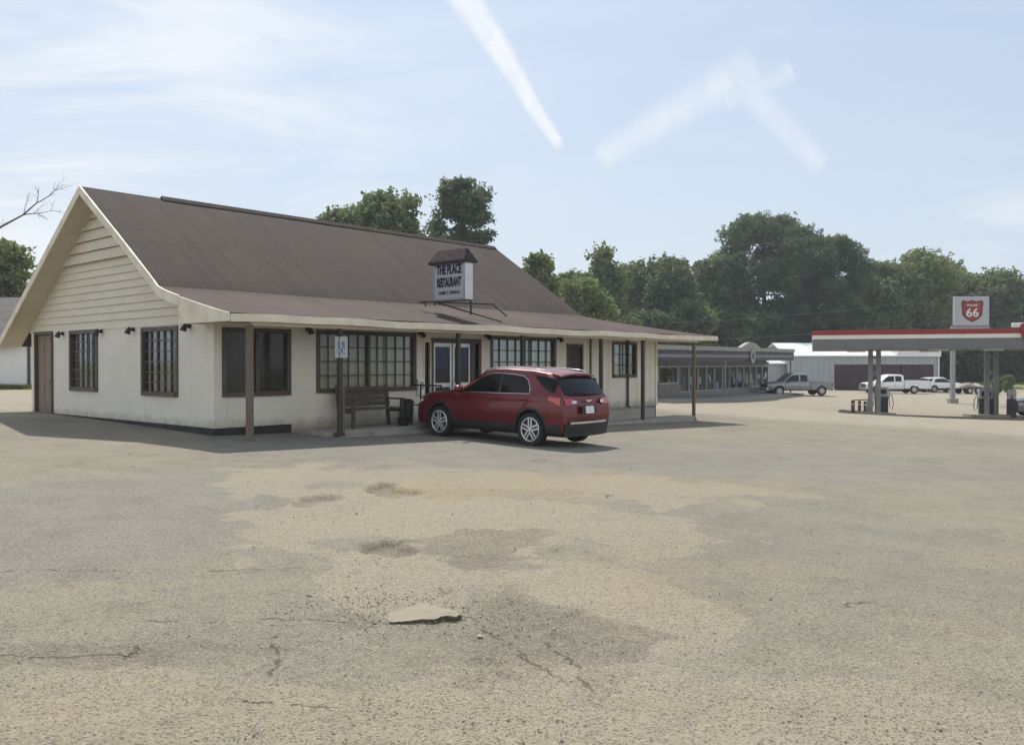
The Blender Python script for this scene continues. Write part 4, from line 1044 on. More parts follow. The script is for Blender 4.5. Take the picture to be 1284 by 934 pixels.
make_pickup((w.x - .55, w.y, gz(w.x, w.y)), R(181), 'car_white', 'white work pickup with utility bed parked before the maroon doors', service=True, bedlen=2.5)
w = at(1322, 505, 50.5); gsu = make_suv((w.x, w.y, gz(w.x, w.y)), R(168), 'car_gray', 'grey crossover at the right edge by the fuel pumps')
w = at(1168, 485, 92); make_suv((w.x + .9, w.y, gz(w.x, w.y)), R(12), 'car_white', 'white hatchback parked right of the maroon-doored metal building')

# ------------------------------------------------------------------ convenience store
P0 = Vector((8.2, 49.6)); P1 = Vector((25.0, 76.4)); sdv = (P1 - P0); SL = sdv.length; SA = math.atan2(sdv.y, sdv.x)
zs0 = -.50
ST = thing('store_building', (P0.x, P0.y, 0), SA, 'low convenience store with a wide banded fascia and poster-filled windows', 'store')
def sgz(x, y): p = Matrix.Rotation(SA, 2) @ Vector((x, y)) + P0; return gz(p.x, p.y)
wy = 2.2       # wall set back behind the canopy edge (local +y is behind)
def taper(x): return .0
def zt_(x): return lerp(2.78, 2.98, x / SL)
def band(name, mt, za, zb, y0, y1):
    mb = MB(); mb.prism([(0, za), (SL, za + .2), (SL, zb + .2), (0, zb)], 1, y0, y1); return mb.build(name, mt, ST)
band('fascia', 'store_dark', 1.84, 2.06, -.0, .25); band('fascia', 'store_mid', 2.062, 2.26, -.04, .25); band('fascia', 'store_dark', 2.262, 2.52, .0, .25); band('cornice', 'store_trim', 2.522, 2.80, -.08, .3)
mb = MB(); mb.prism([(0, 2.56), (SL, 2.76), (SL, 2.90), (0, 2.70)], 1, .3, 14); mb.build('roof', 'store_trim', ST)
arch = [(SL * .50, 2.84)] + [(lerp(SL * .50, SL * .68, i / 14), 2.86 + .48 * math.sin(math.pi * i / 14) ** 1.3) for i in range(15)] + [(SL * .68, 2.86)]
mb = MB(); mb.prism(arch, 1, -.10, .22); mb.build('parapet', 'store_trim', ST)
mb = MB(); mb.prism([(0, 1.80), (SL, 2.0), (SL, 2.02), (0, 1.82)], 1, .0, wy); mb.build('soffit', 'store_mid', ST)
sc_ = [(0, 3.6, 'brick_brown'), (3.6, 8.8, 'store_wall')]
mb = MB(); mb.box((0, wy, -1.2), (3.4, wy + .2, 1.85)); mb.build('wall', 'brick_brown', ST)
mb = MB(); mb.box((3.4, wy, -1.4), (9.1, wy + .2, .35)); mb.box((9.1, wy, -1.4), (SL, wy + .2, -.29)); mb.box((3.4, wy, 1.55), (SL, wy + .2, 1.9)); mb.box((9.1, wy, -.28), (9.6, wy + .2, 1.55)); mb.box((3.4, wy, .35), (4.0, wy + .2, 1.55))
mb.build('wall', 'store_wall', ST)
mb = MB(); mb.box((0, wy + .2, -1.2), (.2, 14, 2.5)); mb.box((SL - .2, wy + .2, -1.6), (SL, 14, 2.7)); mb.box((.2, 13.8, -1.4), (SL - .2, 14, 2.5)); mb.build('wall', 'store_wall', ST)
mb = MB(); mb.box((-.08, -.0, -1.0), (.12, wy, 1.80)); mb.build('end_column', 'store_trim', ST)
for x in (13.0, 31.0):
    mb = MB(); mb.box((x - .06, .06, -1.4), (x + .06, .18, 1.82 + .2 * x / SL)); mb.build('column', 'store_trim', ST)
rnd = random.Random(11)
xw = 4.05
while xw < SL - 1.6:
    if 8.9 < xw < 9.6: xw = 9.65
    w_ = 1.75; z0_, z1_ = (.36, 1.54) if xw < 8.9 else (-.28, 1.54)
    f = MB(); f.box((xw, wy - .03, z0_), (xw + .07, wy + .1, z1_)); f.box((xw + w_ - .07, wy - .03, z0_), (xw + w_, wy + .1, z1_)); f.box((xw + .07, wy - .03, z1_ - .07), (xw + w_ - .07, wy + .1, z1_)); f.box((xw + .07, wy - .03, z0_), (xw + w_ - .07, wy + .1, z0_ + .06))
    fo = f.build('window', 'aluminium', ST); g = MB(); g.box((xw + .07, wy + .06, z0_ + .06), (xw + w_ - .07, wy + .07, z1_ - .07)); g.build('pane', 'store_glass', fo)
    for i in range(rnd.choice((1, 2, 2, 3))):
        a = xw + .1 + rnd.random() * .9; b_ = a + rnd.uniform(.3, .6); zz = rnd.uniform(z0_ + .1, .85); g = MB(); g.box((a, wy + .030 + i * .006, zz), (min(b_, xw + w_ - .1), wy + .034 + i * .006, zz + rnd.uniform(.3, .55))); g.build('poster', rnd.choice(['sign_blue', 'sign_white', 'poster', 'poster']), fo)
    xw += w_ + .06
mb = MB(); T_ = Matrix.Translation((SL * .595, -.13, 2.28)) @ Matrix.Rotation(R(90), 4, 'X')
def annulus(mb, r0, r1, h, T_, seg=32):
    base = len(mb.v)
    for (r, z) in ((r0, -h), (r1, -h), (r1, h), (r0, h)):
        for k in range(seg): a = 2 * math.pi * k / seg; mb.v.append(tuple(T_ @ Vector((r * math.cos(a), r * math.sin(a), z))))
    for i in range(4):
        for k in range(seg): k2 = (k + 1) % seg; i2 = (i + 1) % 4; mb.f.append([base + i * seg + k, base + i * seg + k2, base + i2 * seg + k2, base + i2 * seg + k]); mb.mi.append(mb.cur)
annulus(mb, .26, .56, .04, T_); mb.build('round_emblem', 'store_trim', ST)
mb = MB(); mb.box((0, -.5, -1.5), (SL, wy - .002, zs0 + .10 - .35)); 
mb2 = MB(); g = []
for i in range(25):
    x = SL * i / 24; g.append([(x, -.9, sgz(x, -.9) + .13), (x, wy, sgz(x, wy) + .13)])
mb2.sheet(g, .5); Tm = Matrix.Translation((P0.x, P0.y, 0)) @ Matrix.Rotation(SA, 4, 'Z'); mb2.v = [tuple(Tm @ Vector(p)) for p in mb2.v]; tag(mb2.build('sidewalk', 'concrete'), kind='structure')
mb = MB(); mb.tube([(SL * .17, 3, 2.6), (SL * .17, 3, 3.1)], .12, 10); mb.tube([(SL * .17, 3, 3.1), (SL * .17, 3, 3.35)], [.24, .1], 10); mb.build('roof_vent', 'metal_white', ST)
def sthing(name, x, y, label, cat, group=None):
    p = Matrix.Rotation(SA, 2) @ Vector((x, y)) + P0; return thing(name, (p.x, p.y, gz(p.x, p.y) + .13), SA, label, cat, group)
for (x, lab) in ((.75, 'white gas cylinder against the brown store wall, nearest the column'), (1.15, 'white gas cylinder against the brown store wall, middle of three'), (1.55, 'white gas cylinder against the brown store wall, beside the ice chest')):
    o = sthing('gas_cylinder', x, wy - .35, lab, 'gas cylinder', 'gas cylinders by the store wall'); mb = MB(); mb.lathe([(.10, 0), (.15, .03), (.155, .1), (.155, .75), (.12, .86), (.03, .9)], 18); mb.build('tank', 'tank_white', o, smooth=True)
    mb = MB(); mb.lathe([(.08, .86), (.08, 1.0), (.06, 1.0), (.03, .9)], 14); mb.build('collar', 'red_band', o)
o = sthing('ice_chest', 2.55, wy - .45, 'dark maroon merchandise chest on the store sidewalk against the brown wall', 'ice chest')
mb = MB(); mb.box((-.55, -.38, 0), (.55, .38, 1.1)); mb.build('cabinet', 'sign_cap', o, bevel=.02); mb = MB(); mb.box((-.5, -.41, .2), (-.03, -.385, 1.0)); mb.box((.03, -.41, .2), (.5, -.385, 1.0)); mb.build('door', 'tank_white', o, bevel=.01)
o = sthing('trash_can', 3.75, wy - .6, 'black trash can on the store sidewalk beneath the first window', 'trash can')
mb = MB(); mb.lathe([(.24, 0), (.27, .05), (.29, .9), (.2, 1.05), (.05, 1.08)], 18); mb.build('bin', 'lamp_black', o)
o = sthing('hanging_banner', 4.1, .9, 'dark green hanging plant basket under the store canopy', 'plant'); o.name = 'hanging_basket'; o.location.z += 1.05
mb = MB(); rnd = random.Random(8)
for i in range(500):
    v_ = Vector((rnd.gauss(0, 1), rnd.gauss(0, 1), rnd.gauss(0, 1))).normalized() * rnd.uniform(.2, .45); v_.z = v_.z * 1.1 + .4; a = Vector((rnd.uniform(-1, 1), rnd.uniform(-1, 1), rnd.uniform(-1, 1))) * .07; b_ = Vector((rnd.uniform(-1, 1), rnd.uniform(-1, 1), rnd.uniform(-1, 1))) * .05
    mb.poly([v_ - a, v_ + b_, v_ + a, v_ - b_])
mb.build('leaves', 'leaf_mid', o, fix=False); mb = MB(); mb.tube([(0, 0, .4), (0, 0, 1.32)], .01, 5); mb.build('chain', 'dark_metal', o)

# ------------------------------------------------------------------ white metal building with maroon doors
w = at(1046, 489, 97); WZ = gz(w.x, w.y)
MBD = thing('metal_building', (w.x - 5.2, w.y, WZ), R(-2), 'long white metal building with maroon roll-up doors and a bright roof', 'warehouse')
WL = 16.6; hh = 3.75
dw = [(5.15, 16.15)]
mb = MB(); mb.box((0, 0, -.6), (5.15, .2, hh)); mb.box((5.15, 0, 2.85), (16.15, .2, hh)); mb.box((16.15, 0, -.6), (WL, .2, hh)); mb.box((0, .2, -.6), (.2, 12, hh)); mb.box((WL - .2, .2, -.6), (WL, 12, hh)); mb.box((.2, 11.8, -.6), (WL - .2, 12, hh))
x = .25
while x < WL:
    z0_ = -.2 if x < 5.1 or x > 16.15 else 2.87
    mb.box((x, -.03, z0_), (x + .06, -.001, hh - .02)); x += .62
mb.build('wall', 'metal_grey', MBD)
for (a, b) in ((5.2, 8.9), (9.0, 12.5), (12.6, 16.1)):
    mb = MB(); z_ = -.3
    while z_ < 2.8: mb.prism([(.10, z_), (.06, z_ + .02), (.06, z_ + .23), (.10, z_ + .25)], 0, a, b); z_ += .25
    mb.build('door', 'maroon_door', MBD)
mb = MB(); mb.prism([(-.25, hh - .02), (6, hh + 1.55), (12.2, hh - .02), (12.2, hh + .10), (6, hh + 1.68), (-.25, hh + .12)], 0, -.2, 12.0); mb.build('roof', 'metal_white', MBD)
mb = MB(); mb.prism([(-.35, hh - .02), (12.2, hh - .02), (12.2, hh + .7), (-.35, hh + .7)], 0, 12.02, WL + .2); mb.build('parapet', 'metal_white', MBD)
mb = MB(); mb.prism([(.1, hh), (.1, hh + .02), (6, hh + 1.5), (11.9, hh)], 0, 0, .1); mb.build('gable_wall', 'metal_grey', MBD)
mb = MB(); mb.box((WL - .02, -.12, -.3), (WL + .12, .0, hh)); mb.build('downspout', 'metal_white', MBD)
mb = MB(); mb.box((-7.5, 1.0, -.6), (-.05, 9, 2.9)); mb.build('annex_wall', 'metal_grey', MBD); mb = MB(); mb.prism([(.7, 2.9), (9.2, 3.9), (9.2, 4.0), (.7, 3.02)], 0, -7.7, -.03); mb.build('roof', 'metal_white', MBD)

# ------------------------------------------------------------------ fuel canopy and pumps
cl = at(1019, 438, 49.0); CA = R(-19)
FC = thing('fuel_canopy', (cl.x, cl.y, 0), CA, 'flat gas station canopy with a red and white banded edge on paired grey columns', 'canopy')
CW, CD = 17.0, 7.8; zb = 2.50
def ring(name, mt, z0_, z1_, o_):
    mb = MB(); mb.box((-o_, -o_, z0_), (CW + o_, .25, z1_)); mb.box((-o_, CD - .25, z0_), (CW + o_, CD + o_, z1_)); mb.box((-o_, .25, z0_), (.25, CD - .25, z1_)); mb.box((CW - .25, .25, z0_), (CW + o_, CD - .25, z1_)); return mb.build(name, mt, FC)
ring('fascia', 'grey_band', zb, zb + .575, 0); ring('fascia', 'white_band', zb + .577, zb + .80, .02); ring('fascia', 'red_band', zb + .802, zb + 1.07, .04)
mb = MB(); mb.box((.25, .25, zb + .03), (CW - .25, CD - .25, zb + .9)); mb.build('canopy_deck', 'store_mid', FC)
for x, y in ((6.6, 1.2), (9.3, 1.2), (6.6, 5), (13, 1.2), (2.5, 4)):
    mb = MB(); mb.box((x - .5, y - .3, zb - .10), (x + .5, y + .3, zb + .028)); mb.build('canopy_light', 'metal_white', FC, bevel=.02)
Fi = (Matrix.Translation((cl.x, cl.y, 0)) @ Matrix.Rotation(CA, 4, 'Z')).inverted(); Ff = Fi.inverted()
for px in (1091.5, 1101.5, 1237.5, 1249):
    p = at(px, 500, 51.5); l = Fi @ Vector((p.x, p.y, 0)); g_ = gz(p.x, p.y); mb = MB(); mb.box((l.x - .13, l.y - .13, g_), (l.x + .13, l.y + .13, zb + .028)); mb.build('column', 'column_grey', FC, bevel=.01)
for px in (1096.5, 1243):
    p = at(px, 500, 51.5); l = Fi @ Vector((p.x, p.y, 0)); mb = MB(); mb.box((l.x - .11, l.y - .05, 1.0), (l.x + .11, l.y + .05, 1.25)); mb.box((l.x - .11, l.y - .05, 2.0), (l.x + .11, l.y + .05, 2.15)); mb.build('cross_brace', 'column_grey', FC)
# small shield on the canopy edge
def shield_outline(w_, h_):
    return [(-.5*w_, .38*h_), (-.42*w_, .5*h_), (-.2*w_, .44*h_), (0, .5*h_), (.2*w_, .44*h_), (.42*w_, .5*h_), (.5*w_, .38*h_), (.46*w_, .1*h_), (.44*w_, -.2*h_), (.25*w_, -.38*h_), (0, -.5*h_), (-.25*w_, -.38*h_), (-.44*w_, -.2*h_), (-.46*w_, .1*h_)]
frontal = Matrix.Rotation(R(90), 4, 'X')
p = at(1293, 417, 45.6); l = Fi @ p
mb = MB(); mb.prism([(l.x + a, l.z + b) for a, b in shield_outline(1.15, 1.0)], 1, -.16, -.045); em = mb.build('shield_emblem', 'red_band', FC)
text_mesh('lettering', '66', .62, 'white_pic', em, Vector((l.x - .0, -.165, l.z - .04)), frontal, sx=.95, bold=.012)
mb = MB(); mb.box((l.x - .95, -.10, zb + 1.1), (l.x + .6, .15, zb + 1.36)); mb.build('emblem_cap', 'white_band', FC, bevel=.04)
# pumps on their island
isl = MB()
a = Fi @ Vector((*at(1072, 500, 51.0).xy, 0)); b_ = Fi @ Vector((*at(1116, 500, 51.5).xy, 0))
def make_pump(px, Yv, label, rz=0.0):
    p = at(px, 500, Yv); t = thing('fuel_pump', (p.x, p.y, gz(p.x, p.y)), CA + rz, label, 'fuel pump', 'fuel pumps under the canopy')
    mb = MB(); mb.box((-.36, -.25, .0), (.36, .25, 1.05)); mb.build('cabinet', 'pump_dark', t, bevel=.02)
    mb = MB(); mb.box((-.38, -.23, 1.052), (.38, .23, 1.62)); mb.build('display_head', 'pump_white', t, bevel=.03)
    for s_ in (-1, 1):
        mb = MB(); mb.box((-.26, s_ * .232, 1.22), (.26, s_ * .245, 1.50)); mb.build('screen', 'lamp_black', t)
        mb = MB(); mb.tube([(s_ * .40, 0, 1.35), (s_ * .58, -.04, 1.1), (s_ * .66, -.06, .6), (s_ * .58, -.06, .28), (s_ * .46, -.03, .5), (s_ * .42, 0, .95)], .022, 7); h = mb.build('hose', 'lamp_black', t)
        mb = MB(); mb.bar((s_ * .40, 0, .92), (s_ * .44, 0, 1.18), .06, .05); mb.build('nozzle', 'red_band', t)
    return t
make_pump(1105.5, 51.9, 'dark fuel pump behind the paired columns at the left island')
make_pump(1236, 51.9, 'dark fuel pump behind the paired columns at the right island')
make_pump(1268.5, 50.4, 'dark fuel pump beside the grey crossover', R(80))
for (px, lab) in ((1070, 'rust-brown guard post at the outer end of the left pump island'), (1078, 'rust-brown guard post in the middle of the low guard rail'), (1085, 'rust-brown guard post nearest the left pump')):
    p = at(px, 500, 50.6); o = thing('bollard', (p.x, p.y, gz(p.x, p.y)), 0, lab, 'bollard', 'guard posts of the left island'); mb = MB(); mb.lathe([(.09, -.1), (.09, .66), (.07, .72), (.02, .74)], 14); mb.build('post', 'bollard', o)
    mb = MB(); mb.lathe([(.093, .5), (.093, .56)], 14); mb.build('stripe', 'tank_white', o)
p = at(1069, 500, 50.6); o = thing('guard_rail', (p.x, p.y, gz(p.x, p.y)), 0, 'low rust-brown rail joining the guard posts of the left island', 'rail'); mb = MB(); mb.tube([(0, .12, -.02), (0, .12, .72), (.95, .12, .78), (.95, .12, 0)], .035, 8); mb.build('rail', 'bollard', o)
for (xa, xb, lab) in ((1066, 1118, 'a'), (1226, 1275, 'b')):
    a, b_ = at(xa, 500, 50.5), at(xb, 500, 50.5); mb = MB(); g = []
    for i in range(9):
        x = lerp(a.x, b_.x, i / 8); y0_ = lerp(a.y, a.y + (x - a.x) * math.tan(CA), 1) + .2; g.append([(x, y0_, gz(x, y0_) + .13), (x, y0_ + 1.5, gz(x, y0_ + 1.5) + .13)])
    mb.sheet(g, .4); tag(mb.build('pump_island', 'concrete'), kind='structure')
# tall sign behind the canopy
p = at(1217, 500, 64); PS = thing('station_sign', (p.x, p.y, 0), R(-4), 'white square sign with a red 66 shield on two posts behind the canopy', 'sign')
for x in (-1.27, 1.18):
    g_ = gz(p.x + x, p.y); mb = MB(); mb.box((x - .14, -.10, g_), (x + .14, .18, 4.5)); po = mb.build('sign_post', 'column_grey', PS); mb = MB(); mb.box((x - .3, -.3, g_ - .1), (x + .3, .34, g_ + .35)); mb.build('post_base', 'concrete', po, bevel=.02)
mb = MB(); mb.box((-1.4, -.06, 4.25), (1.3, .16, 4.5)); mb.build('cross_beam', 'column_grey', PS)
mb = MB(); mb.box((-1.22, -.22, 4.52), (1.22, .22, 6.68)); mb.build('sign_panel', 'sign_white', PS, bevel=.03)
mb = MB(); mb.prism([(a, b + 5.6) for a, b in shield_outline(1.6, 1.62)], 1, -.235, -.221); mb.build('shield_emblem', 'lamp_black', PS)
mb = MB(); mb.prism([(a, b + 5.6) for a, b in shield_outline(1.42, 1.44)], 1, -.247, -.236); mb.build('shield_emblem', 'red_band', PS)
text_mesh('lettering', '66', .88, 'white_pic', PS, Vector((0, -.251, 5.45)), frontal, sx=1.05, bold=.014)
text_mesh('lettering', 'PHILLIPS', .22, 'white_pic', PS, Vector((0, -.251, 6.02)), frontal, sx=.95, bold=.004)
mb = MB(); mb.box((-.9, -.2, 4.505), (.9, .2, 4.519)); 
# trailer with a load
p = at(1215, 490, 88); TR = thing('flatbed_trailer', (p.x, p.y, gz(p.x, p.y)), R(3), 'low flatbed trailer with black wheels and a tan load behind the station', 'trailer')
mb = MB(); mb.box((-1.9, -.9, .50), (1.9, .9, .60)); mb.bar((1.9, -.6, .53), (3.0, 0, .48), .09); mb.bar((1.9, .6, .53), (3.0, 0, .48), .09); mb.build('deck', 'cladding', TR)
for x in (-.5, .35):
    for s_ in (-1, 1): wheel(TR, x, s_ * 1.0, .35, .35, .2, s_, spokes=5, ratio=.55)
    for s_ in (-1, 1): mb = MB(); mb.box((x - .45, s_ * .9, .74), (x + .40, s_ * 1.12, .77)); mb.build('mudguard', 'cladding', TR)
LD = thing('tarp_covered_load', (p.x, p.y, gz(p.x, p.y) + .60), R(3), 'lumpy tan covered load sitting on the flatbed trailer', 'load'); g = []
for i in range(19):
    r = []
    for j in range(11):
        x, y = -1.6 + 3.2 * i / 18, -.75 + 1.5 * j / 10; e = max(0, (1 - (x / 1.6) ** 6) * (1 - (y / .75) ** 6)); r.append((x, y, .02 + e * (.38 + .25 * noise.noise(Vector((x * 1.1, y * 1.5, 2))))))
    g.append(r)
mb = MB(); mb.sheet(g, .0); mb.build('tarp', 'load_tan', LD, smooth=True, fix=False)

# ------------------------------------------------------------------ neighbour on the left
nb = at(37, 488, 46); NB = thing('neighbour_building', (nb.x, nb.y, gz(nb.x, nb.y)), R(2), 'white building with a weathered shingle roof beyond the restaurant gable', 'building')
mb = MB(); mb.box((-16, 0, -.2), (0, 8, 2.45)); mb.build('wall', 'white_paint', NB)
mb = MB(); mb.box((-.10, -.05, -.1), (.06, .0, 2.45)); mb.build('corner_board', 'brown_frame', NB)
mb = MB(); mb.prism([(-.7, 2.35), (4, 5.0), (8.7, 2.35), (8.7, 2.5), (4, 5.17), (-.7, 2.52)], 0, -16.4, -.3); mb.build('roof', 'old_shingle', NB)
mb = MB(); mb.box((-16.4, -.74, 2.30), (-.3, -.705, 2.53)); mb.build('fascia', 'store_trim', NB)
mb = MB(); mb.box((-16.0, -.04, -.15), (-.12, -.001, .18)); mb.build('foundation', 'foundation', NB)
mb = MB(); rnd = random.Random(2)
for i in range(5200):
    x = nb.x + rnd.uniform(-17, .8); y = nb.y - rnd.uniform(.1, 1.5); z = gz(x, y); h = rnd.uniform(.08, .34); a = rnd.uniform(0, 6.28); d = Vector((math.cos(a), math.sin(a), 0)) * .035; l = Vector((rnd.uniform(-.1, .1), rnd.uniform(-.1, .1), h))
    c = Vector((x, y, z)); mb.poly([c - d, c + d, c + l])
tag(mb.build('grass_strip', 'grass_blade', fix=False), 'strip of rough green grass along the foot of the white neighbouring building', 'grass', kind='stuff')

# ------------------------------------------------------------------ wires
def wire(a, b, sag, label):
    mb = MB(); pts = []
    for i in range(25):
        t = i / 24; p = a.lerp(b, t); p.z -= sag * 4 * t * (1 - t); pts.append(p)
    mb.tube(pts, .016, 5); o = mb.build('power_line', 'wire'); tag(o, label, 'wire', 'power lines across the trees')
wire(at(690, 408, 92), at(1330, 352, 92), 1.2, 'upper pale overhead wire crossing before the dark trees')
wire(at(690, 428, 92), at(1330, 382, 92), 1.2, 'lower pale overhead wire crossing before the dark trees')

# ------------------------------------------------------------------ trees
def rand_unit(r):
    while True:
        v = Vector((r.uniform(-1, 1), r.uniform(-1, 1), r.uniform(-1, 1)))
        if .01 < v.length < 1: return v.normalized()
def make_tree(px, top, hw, Yv, leaf, kind, label, cat, group, seed, nleaf=9000, base_frac=.18, lsize=.34, bark='bark', name='broadleaf_tree', loose=0.0):
    r = random.Random(seed); x = (px - CX) / F * Yv; g_ = gz(x, Yv); H = CAM_H + (HZ - top) * Yv / F - g_; Rw = hw * Yv / F
    t = thing(name, (x, Yv, g_), r.uniform(0, 6.28), label, cat, group)
    lobes = []; zc0 = H * base_frac
    if kind == 'broad':
        n = int(26 * max(1, (H - zc0) / (2 * Rw)) + 8)
        for i in range(n):
            u_ = (i + r.random()) / n; z = lerp(zc0, H, u_ ** .8)
            env = math.sin(math.pi * min(1, .12 + .88 * (1 - (z - zc0) / (H - zc0))) ** .75) ** .6 if z < H else .1
            e = (z - zc0) / (H - zc0); env = max(0, 1 - ((e - .45) / .55) ** 2.8) ** .5 if e > .45 else (.78 + .22 * e / .45); env = max(env, .22)
            a = i * 2.4 + r.uniform(-.8, .8); rad = Rw * env * math.sqrt(r.random()) * .80
            lr = Rw * r.uniform(.24, .44) * (.6 + .4 * env); lobes.append((Vector((rad * math.cos(a), rad * math.sin(a), min(z, H - lr * .75))), lr, .78))
    elif kind == 'pine':
        n = int(28 * max(1, (H - zc0) / (2 * Rw)) + 6)
        for i in range(n):
            e = ((i + r.random()) / n) ** .75; z = lerp(zc0, H, e); env = max(.3, (1 - abs(2 * e - 1.0) ** 2.8) ** .6); a = i * 2.4 + r.uniform(-.8, .8); rad = Rw * env * (r.random() ** .4) * .9
            lr = Rw * r.uniform(.20, .38); lobes.append((Vector((rad * math.cos(a), rad * math.sin(a), min(z, H - lr * .7))), lr, .62))
    else:   # upright
        n = 44
        for i in range(n):
            e = (i + r.random()) / n; z = lerp(zc0, H, e); env = max(.12, 1 - e ** 1.6 * .95); a = i * 2.4 + r.uniform(-.8, .8); rad = Rw * env * math.sqrt(r.random()) * .8
            lr = Rw * r.uniform(.26, .42) * (.5 + .5 * env); lobes.append((Vector((rad * math.cos(a), rad * math.sin(a), min(z, H - lr * .8))), lr, 1.25))
    tw = max(.16, H * .017); mb = MB(); lean = Vector((r.uniform(-.03, .03) * H, r.uniform(-.03, .03) * H, 0))
    tt = .80 if kind != 'pine' else .93
    spine = [Vector((0, 0, -.3)) + lean * 0, Vector((0, 0, H * .2)) + lean * .2, Vector((r.uniform(-.1, .1) * tw * 4, 0, H * .45)) + lean * .6, lean + Vector((0, 0, H * tt))]
    mb.tube(spine, [tw * 1.25, tw, tw * .75, tw * .2], 9)
    def sp(z):
        for a, b in zip(spine, spine[1:]):
            if a.z <= z <= b.z: return a.lerp(b, (z - a.z) / (b.z - a.z))
        return spine[-1]
    for c, lr, sq in lobes:
        z0_ = max(H * .12, min(c.z - (c.xy.length) * (.65 if kind != 'pine' else .15), H * tt)); a = sp(z0_); m_ = a.lerp(c, .5) + Vector((0, 0, -.04 * H * r.random())); mb.tube([a, m_, c], [tw * .32, tw * .2, tw * .06], 5, cap=False)
    mb.build('trunk', bark, t, smooth=True, fix=False)
    V = []; Fc = []; per = [lr ** 2 for c, lr, sq in lobes]; tot = sum(per)
    for (c, lr, sq), p_ in zip(lobes, per):
        k = int(nleaf * 2.3 * p_ / tot)
        # twigs: leaves in tufts
        nt_ = max(3, k // 9)
        for j in range(nt_):
            d = rand_unit(r); rad = lr * (1 + loose * r.random()) * (r.random() ** .33) * (1.0 + .22 * r.gauss(0, 1)); tc_ = c + Vector((d.x * rad, d.y * rad, d.z * rad * sq))
            for q_ in range(9):
                o_ = rand_unit(r) * lsize * r.uniform(.2, 1.3); c2 = tc_ + o_; nrm = (rand_unit(r) + d * .5 + Vector((0, 0, .35))).normalized()
                s1 = nrm.cross(rand_unit(r)).normalized() * lsize * r.uniform(.35, .75); s2 = nrm.cross(s1).normalized() * lsize * r.uniform(.25, .5)
                if kind == 'pine': s1 *= 1.2; s2 *= .55
                b_ = len(V); V.extend(((c2 - s1)[:], (c2 + s2)[:], (c2 + s1)[:], (c2 - s2)[:])); Fc.append((b_, b_ + 1, b_ + 2, b_ + 3))
    me = bpy.data.meshes.new('crown'); me.from_pydata(V, [], Fc); me.materials.append(M[leaf]); o = bpy.data.objects.new('crown', me); COL.objects.link(o); o.parent = t
    return t
GA = 'trees rising behind the restaurant'; GB = 'trees beyond the gas station'
